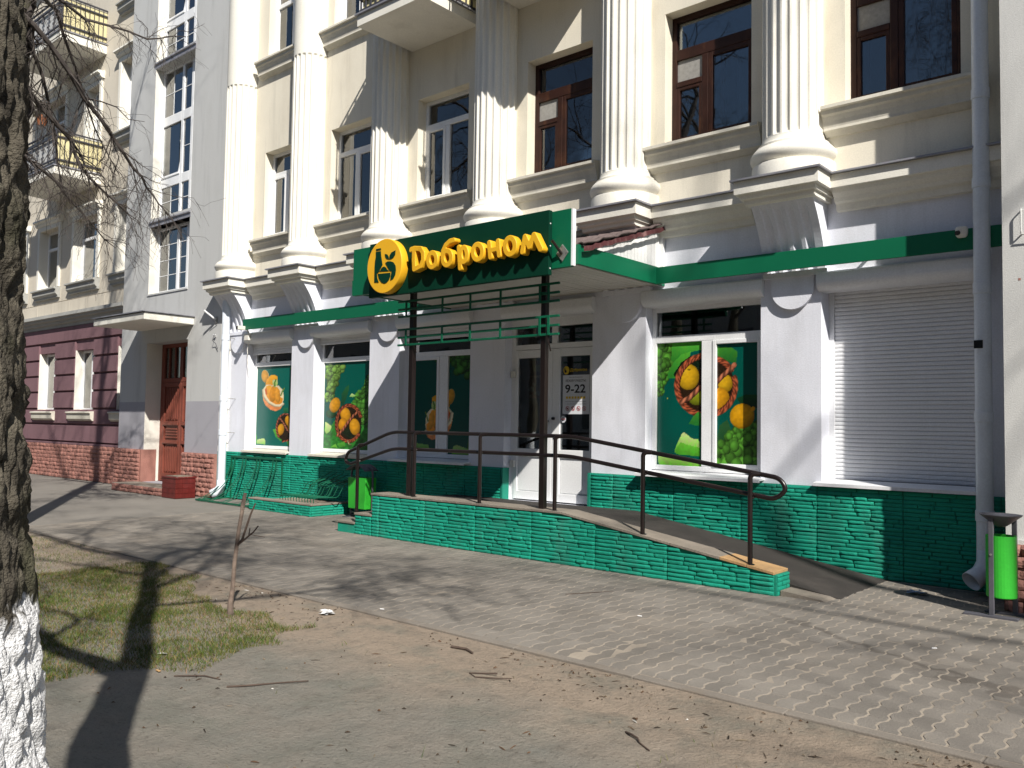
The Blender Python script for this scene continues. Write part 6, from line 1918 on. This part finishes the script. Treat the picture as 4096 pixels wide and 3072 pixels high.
lm1 = [((bx_ - .12, by_ - .15, 7.55), (-.42, -.36, 1), 4.4, .076), ((bx_ - .12, by_ - .15, 7.5), (.48, .28, 1), 4.6, .072), ((bx_ - .02, by_ - .03, 3.75), (-.5, -.38, .55), 2.6, .095),
       ((bx_ - .02, by_ - .03, 5.6), (.75, .35, .25), 2.9, .042), ((bx_ - .06, by_ - .1, 6.6), (-.5, .5, .5), 3.2, .050), ((bx_ - .06, by_ - .1, 6.2), (.35, .45, .8), 3.6, .045), ((bx_ - .08, by_ - .13, 6.9), (-.2, -.5, .8), 3.4, .045)]
t1_, n1_ = avenue_tree('rough barked tree with a limewashed white foot at the left edge of the picture', (bx_, by_, 0), tr1, lm1, 5, 4, True, .11)

# second tree, left of the frame: its branches hang into the upper left corner
tx, ty = -13.2, 4.42
tr2 = [((tx, ty, -.05), .22), ((tx, ty, .6), .17), ((tx, ty, 2.5), .15), ((tx - .05, ty, 5), .14), ((tx - .1, ty + .0, 8), .12), ((tx - .2, ty + .1, 11), .09)]
lm2 = [((tx - .2, ty + .1, 10.9), (.3, -.3, 1), 4.6, .07), ((tx - .2, ty + .1, 10.9), (-.4, .3, 1), 4.6, .07), ((tx - .1, ty, 8.4), (-.7, -.3, .8), 4.2, .06), ((tx - .1, ty, 9.2), (.2, -.6, .8), 4.2, .06)]
t2_, n2_ = avenue_tree('bare tree left of the frame whose twigs hang before the yellow balconies', (tx, ty, 0), tr2, lm2, 21, 3, False, .10)
hang = [
    ([(-6.4, .5, 4.7), (-6.6, 1.4, 4.95), (-6.85, 2.1, 4.75), (-6.9, 2.5, 4.45), (-7.0, 2.95, 4.02), (-7.05, 3.25, 3.72), (-7.1, 3.45, 3.52), (-7.1, 3.60, 3.36)], .040, 14, .58),
    ([(-6.4, .5, 4.2), (-6.6, 1.5, 4.35), (-6.9, 2.3, 4.10), (-7.0, 2.72, 3.80), (-7.0, 2.80, 3.60), (-7.05, 3.05, 3.42), (-7.1, 3.3, 3.30)], .036, 13, .52),
    ([(-6.4, .5, 5.1), (-6.7, 1.6, 5.2), (-6.9, 2.35, 4.92), (-7.0, 2.8, 4.80), (-7.0, 3.3, 4.83), (-7.0, 3.65, 4.97)], .030, 10, .45),
    ([(-6.4, .5, 3.9), (-6.7, 1.6, 3.85), (-7.0, 2.35, 3.62), (-7.0, 2.62, 3.45), (-7.05, 2.85, 3.22), (-7.1, 3.15, 3.02)], .030, 9, .50),
    ([(-6.5, .6, 5.0), (-6.8, 1.7, 4.9), (-7.1, 2.4, 4.55), (-7.25, 2.65, 4.15), (-7.3, 2.75, 3.7), (-7.3, 2.82, 3.35)], .030, 11, .55),
    ([(-6.5, .6, 5.3), (-7.0, 1.9, 5.3), (-7.6, 2.8, 5.05), (-7.9, 3.1, 4.7), (-8.1, 3.35, 4.3), (-8.2, 3.65, 3.95)], .028, 13, .55),
]
for q, (path, r0, nch, ln) in enumerate(hang):
    g = Grow(70 + q, .12)
    P_l = [Vector((p[0] * 1.84, p[1] * 1.84, 1.6 + (p[2] - 1.6) * 1.84)) for p in path[2:]]
    P_l = [Vector((tx - .05, ty, P_l[0].z - .7 + .12 * q)), Vector((tx + .05, ty + .12, P_l[0].z - .15))] + P_l
    r0 *= 1.5; ln *= 1.75
    k_ = len(P_l)
    fine = []
    for i_ in range(k_ - 1):
        for t_ in (0, .33, .66):
            fine.append(P_l[i_].lerp(P_l[i_ + 1], t_) + Vector((g.r.gauss(0, .012), g.r.gauss(0, .012), g.r.gauss(0, .014))))
    fine.append(P_l[-1])
    n_ = len(fine)
    g.mb.tube(fine, [max(.005, r0 * (1 - .93 * i_ / n_)) for i_ in range(n_)], 7, caps=False)
    for c_ in range(nch * 3):
        i_ = int(n_ * (.30 + .68 * c_ / (nch * 3)))
        i_ = min(i_, n_ - 2)
        dd = (fine[i_ + 1] - fine[i_]).normalized()
        ax = Vector((g.r.gauss(0, 1), g.r.gauss(0, 1), g.r.gauss(-.2, .9))); ax = (ax - dd * ax.dot(dd)).normalized()
        an = math.radians(g.r.uniform(25, 60))
        g.branch(fine[i_], dd * math.cos(an) + ax * math.sin(an), ln * g.r.uniform(.5, 1.0), max(.0065, r0 * (1 - .9 * i_ / n_) * .4), 3, 4)
    g.mb.build('branch', M['crown'], t2_)

def plain_tree(x, y, h, seed, label, lv=3, group='bare trees further along the avenue'):
    r = random.Random(seed)
    tr_ = [((x, y, -.05), .26), ((x, y, .6), .20), ((x + r.uniform(-.1, .1), y, h * .3), .17), ((x + r.uniform(-.2, .2), y + r.uniform(-.2, .2), h * .6), .13)]
    top = Vector(tr_[-1][0]); lm = []
    for k in range(7):
        a = k * 2.4 + r.uniform(-.4, .4); zz = h * (.38 + .034 * k)
        lm.append(((x + (top.x - x) * .7, y + (top.y - y) * .7, zz), (math.cos(a), math.sin(a), r.uniform(.35, .9)), h * r.uniform(.22, .30), .06))
    lm.append((tuple(top), (r.uniform(-.2, .2), r.uniform(-.2, .2), 1), h * .38, .10))
    return avenue_tree(label, (x, y, 0), tr_, lm, seed, lv, False, .08, group)
plain_tree(12.9, .4, 24, 31, 'tall bare tree far right of the frame casting soft shadows on the right piers')
plain_tree(-11.1, .3, 13, 33, 'bare tree well left of the frame shading the mauve ground floor')
for k, (x, y, h, lb_) in enumerate(((-22, -7.2, 13, 'far left'), (-13, -7.0, 14, 'second from the left'), (-4.5, -7.3, 13, 'middle one'), (5, -7.1, 14, 'second from the right'), (15, -7.0, 13, 'far right'))):
    plain_tree(x, y, h, 50 + k, 'bare street tree across the road, %s of the row of five' % lb_, 3, 'bare trees across the road')

# ------------------------------------------------------------------ the stick of a sapling
sp_ = thing('sapling', 'bare broken sapling stick with one side shoot standing at the edge of the grass', 'sapling', (-6.35, 3.88, 0))
st = [(-6.35, 3.86, -.03), (-6.365, 3.868, .10), (-6.345, 3.872, .22), (-6.352, 3.885, .42), (-6.33, 3.89, .58), (-6.325, 3.90, .70), (-6.29, 3.905, .86), (-6.292, 3.91, .90), (-6.27, 3.915, 1.0)]
MB().tube(st, [.026, .024, .018, .017, .0165, .016, .0155, .018, .014], 9).build('stem', M['stickwood'], sp_, smooth=True)
MB().tube([(-6.33, 3.888, .565), (-6.285, 3.91, .62), (-6.26, 3.935, .74), (-6.235, 3.95, .83), (-6.20, 3.97, .92)], [.011, .010, .009, .008, .006], 7).build('side_shoot', M['twig'], sp_)
MB().tube([(-6.30, 3.90, .59), (-6.23, 3.93, .65), (-6.19, 3.95, .685), (-6.15, 3.97, .74)], [.008, .007, .0065, .005], 6).tube([(-6.225, 3.932, .655), (-6.215, 3.935, .72)], .0045, 5).build('side_shoot', M['twig'], sp_)
MB().tube([(-6.21, 3.94, .665), (-6.13, 3.96, .66), (-6.07, 3.98, .655)], .0028, 5).build('side_shoot', M['twig'], sp_)

# ------------------------------------------------------------------ small things on the ground
def G0(x, y): return ground_h(x, y) if y < 4.7 else .004
pp = MB()
for k in range(26):
    a = random.uniform(0, 2 * PI); r_ = random.uniform(.0, .05); x, y = -5.86 + r_ * math.cos(a) * 1.3, 4.46 + r_ * math.sin(a) * .7; z = G0(x, y) + random.uniform(.003, .035); q = random.uniform(.015, .03)
    pp.quad((x - q, y - q, z), (x + q, y - q * .4, z + random.uniform(-.01, .012)), (x + q * .6, y + q, z + random.uniform(-.005, .015)), (x - q * .8, y + q * .7, z + random.uniform(0, .012)))
tag(pp.build('crumpled_paper', M['paper']), 'crumpled white paper tissue at the tip of the grass patch', 'litter')
def lying_twig(pts, r, label, name='twig', m='twig'):
    o = MB().tube([(x, y, G0(x, y) + r * .8 + h) for x, y, h in pts], [r * (1 - .5 * k / len(pts)) for k in range(len(pts))], 6).build(name, M[m])
    return tag(o, label, 'twig')
lying_twig([(-3.64, 4.12, .012), (-3.80, 4.03, 0), (-3.72, 4.0, .0), (-3.60, 4.05, .006), (-3.52, 4.12, .012)], .0055, 'V shaped dark twig lying on the sandy strip by the kerb')
lying_twig([(-2.52, 3.89, .0), (-2.47, 3.86, .008), (-2.41, 3.83, .004), (-2.37, 3.79, .0), (-2.29, 3.75, 0)], .0065, 'curved thick twig lying alone on the sand near the picture centre')
lying_twig([(-4.72, 2.86, 0), (-4.62, 2.98, .004), (-4.54, 3.10, .002), (-4.42, 3.24, .004)], .006, 'long thin twig on the grey soil below the grass patch')
lying_twig([(-4.90, 6.50, 0), (-4.78, 6.72, .001), (-4.66, 6.95, 0)], .004, 'thin straight stick lying on the pavers before the ramp wall')
lying_twig([(-4.35, 4.42, 0), (-4.22, 4.44, .004), (-4.12, 4.40, 0)], .011, 'short stub of wood lying on sand beside the kerb')
lying_twig([(-5.15, 2.75, 0), (-4.98, 2.86, .004), (-4.86, 2.90, 0)], .005, 'short twig beside the shadow of the tree trunk')
for (x, y, a, lb_) in ((-5.62, 4.86, .4, 'cigarette end on the pavers near the tip of the grass'), (-3.89, 6.20, .2, 'cigarette end on the pavers in front of the ramp wall'), (-1.76, 6.83, .6, 'cigarette end on the pavers between ramp foot and picture edge')):
    d = Vector((math.cos(a), math.sin(a), 0)) * .018
    tag(MB().tube([(x - d.x, y - d.y, .010), (x + d.x, y + d.y, .010)], .0045, 8).build('cigarette_end', M['paper']), lb_, 'cigarette end')
cb = MB()
for k in range(22):
    x, y = -2.42 + random.gauss(0, .05), 8.95 + random.gauss(0, .03); z = random.uniform(.008, .04); q = random.uniform(.012, .03)
    cb.quad((x - q, y - q * .6, z), (x + q, y - q, z + .01), (x + q, y + q * .7, z), (x - q, y + q, z + random.uniform(-.006, .016)))
tag(cb.build('plastic_bag', M['clearbag']), 'small crumpled clear plastic film in the shade near the round litter bin', 'litter')
wp = MB().add([(-5.70, 2.90, G0(-5.7, 2.9) + .006), (-5.63, 2.92, G0(-5.7, 2.9) + .022), (-5.64, 2.96, G0(-5.7, 2.9) + .012), (-5.71, 2.95, G0(-5.7, 2.9) + .008)], [(0, 1, 2, 3)]).build('paper_scrap', M['paper'])
tag(wp, 'small torn white paper scrap on the grass beside the trunk shadow', 'litter')
lf_ = MB().prism([(-.02, -.007), (.02, -.010), (.03, 0), (.018, .010), (-.022, .006)], 'z', 0, .003).build('leaf', M['concrete_orange'])
lf_.location = (-5.30, 2.72, G0(-5.3, 2.72) + .006); tag(lf_, 'single ochre leaf lying on the soil below the grass', 'leaf')

# countless crumbs: dry leaf bits, bark, straws and pebbles
mb = MB(); tints = []
for k in range(1900):
    if random.random() < .35:
        x, y = random.uniform(-7.5, 0.5), 4.68 - abs(random.gauss(0, .28))
    else:
        x, y = random.uniform(-9.5, .5), random.uniform(.9, 4.7)
    clump = noise.noise(Vector((x * 2.3, y * 2.3, 8)))
    if random.random() > .35 + 1.2 * clump: continue
    z = G0(x, y) + .002; a = random.uniform(0, 2 * PI)
    L_ = random.choice((.005, .008, .012, .02, .03)) * random.uniform(.6, 1.2); w_ = random.uniform(.0012, .0045) if L_ > .015 else random.uniform(.003, .007)
    dx, dy = math.cos(a) * L_, math.sin(a) * L_; ox, oy = -math.sin(a) * w_, math.cos(a) * w_
    h = random.uniform(.001, .007)
    mb.add([(x - dx - ox, y - dy - oy, z), (x + dx - ox * .5, y + dy - oy * .5, z + h), (x + dx * .9 + ox, y + dy * .9 + oy, z + h), (x - dx + ox, y - dy + oy, z + .001), (x, y, z + h + w_)], [(0, 1, 4), (1, 2, 4), (2, 3, 4), (3, 0, 4)])
    c = random.choice(((.045, .028, .018), (.06, .04, .025), (.10, .07, .045), (.03, .022, .016), (.20, .16, .11), (.09, .05, .028)))
    if random.random() < .03: c = (.5, .48, .44)
    f_ = random.uniform(.7, 1.3)
    tints.extend([(c[0] * f_, c[1] * f_, c[2] * f_, 1)] * 5)
o = mb.build('ground_litter', attr_mat('litter_bits', .85, .2, 'tint'), kind='stuff')
a = o.data.color_attributes.new('tint', 'FLOAT_COLOR', 'POINT'); a.data.foreach_set('color', np.array(tints, dtype=np.float32).ravel())
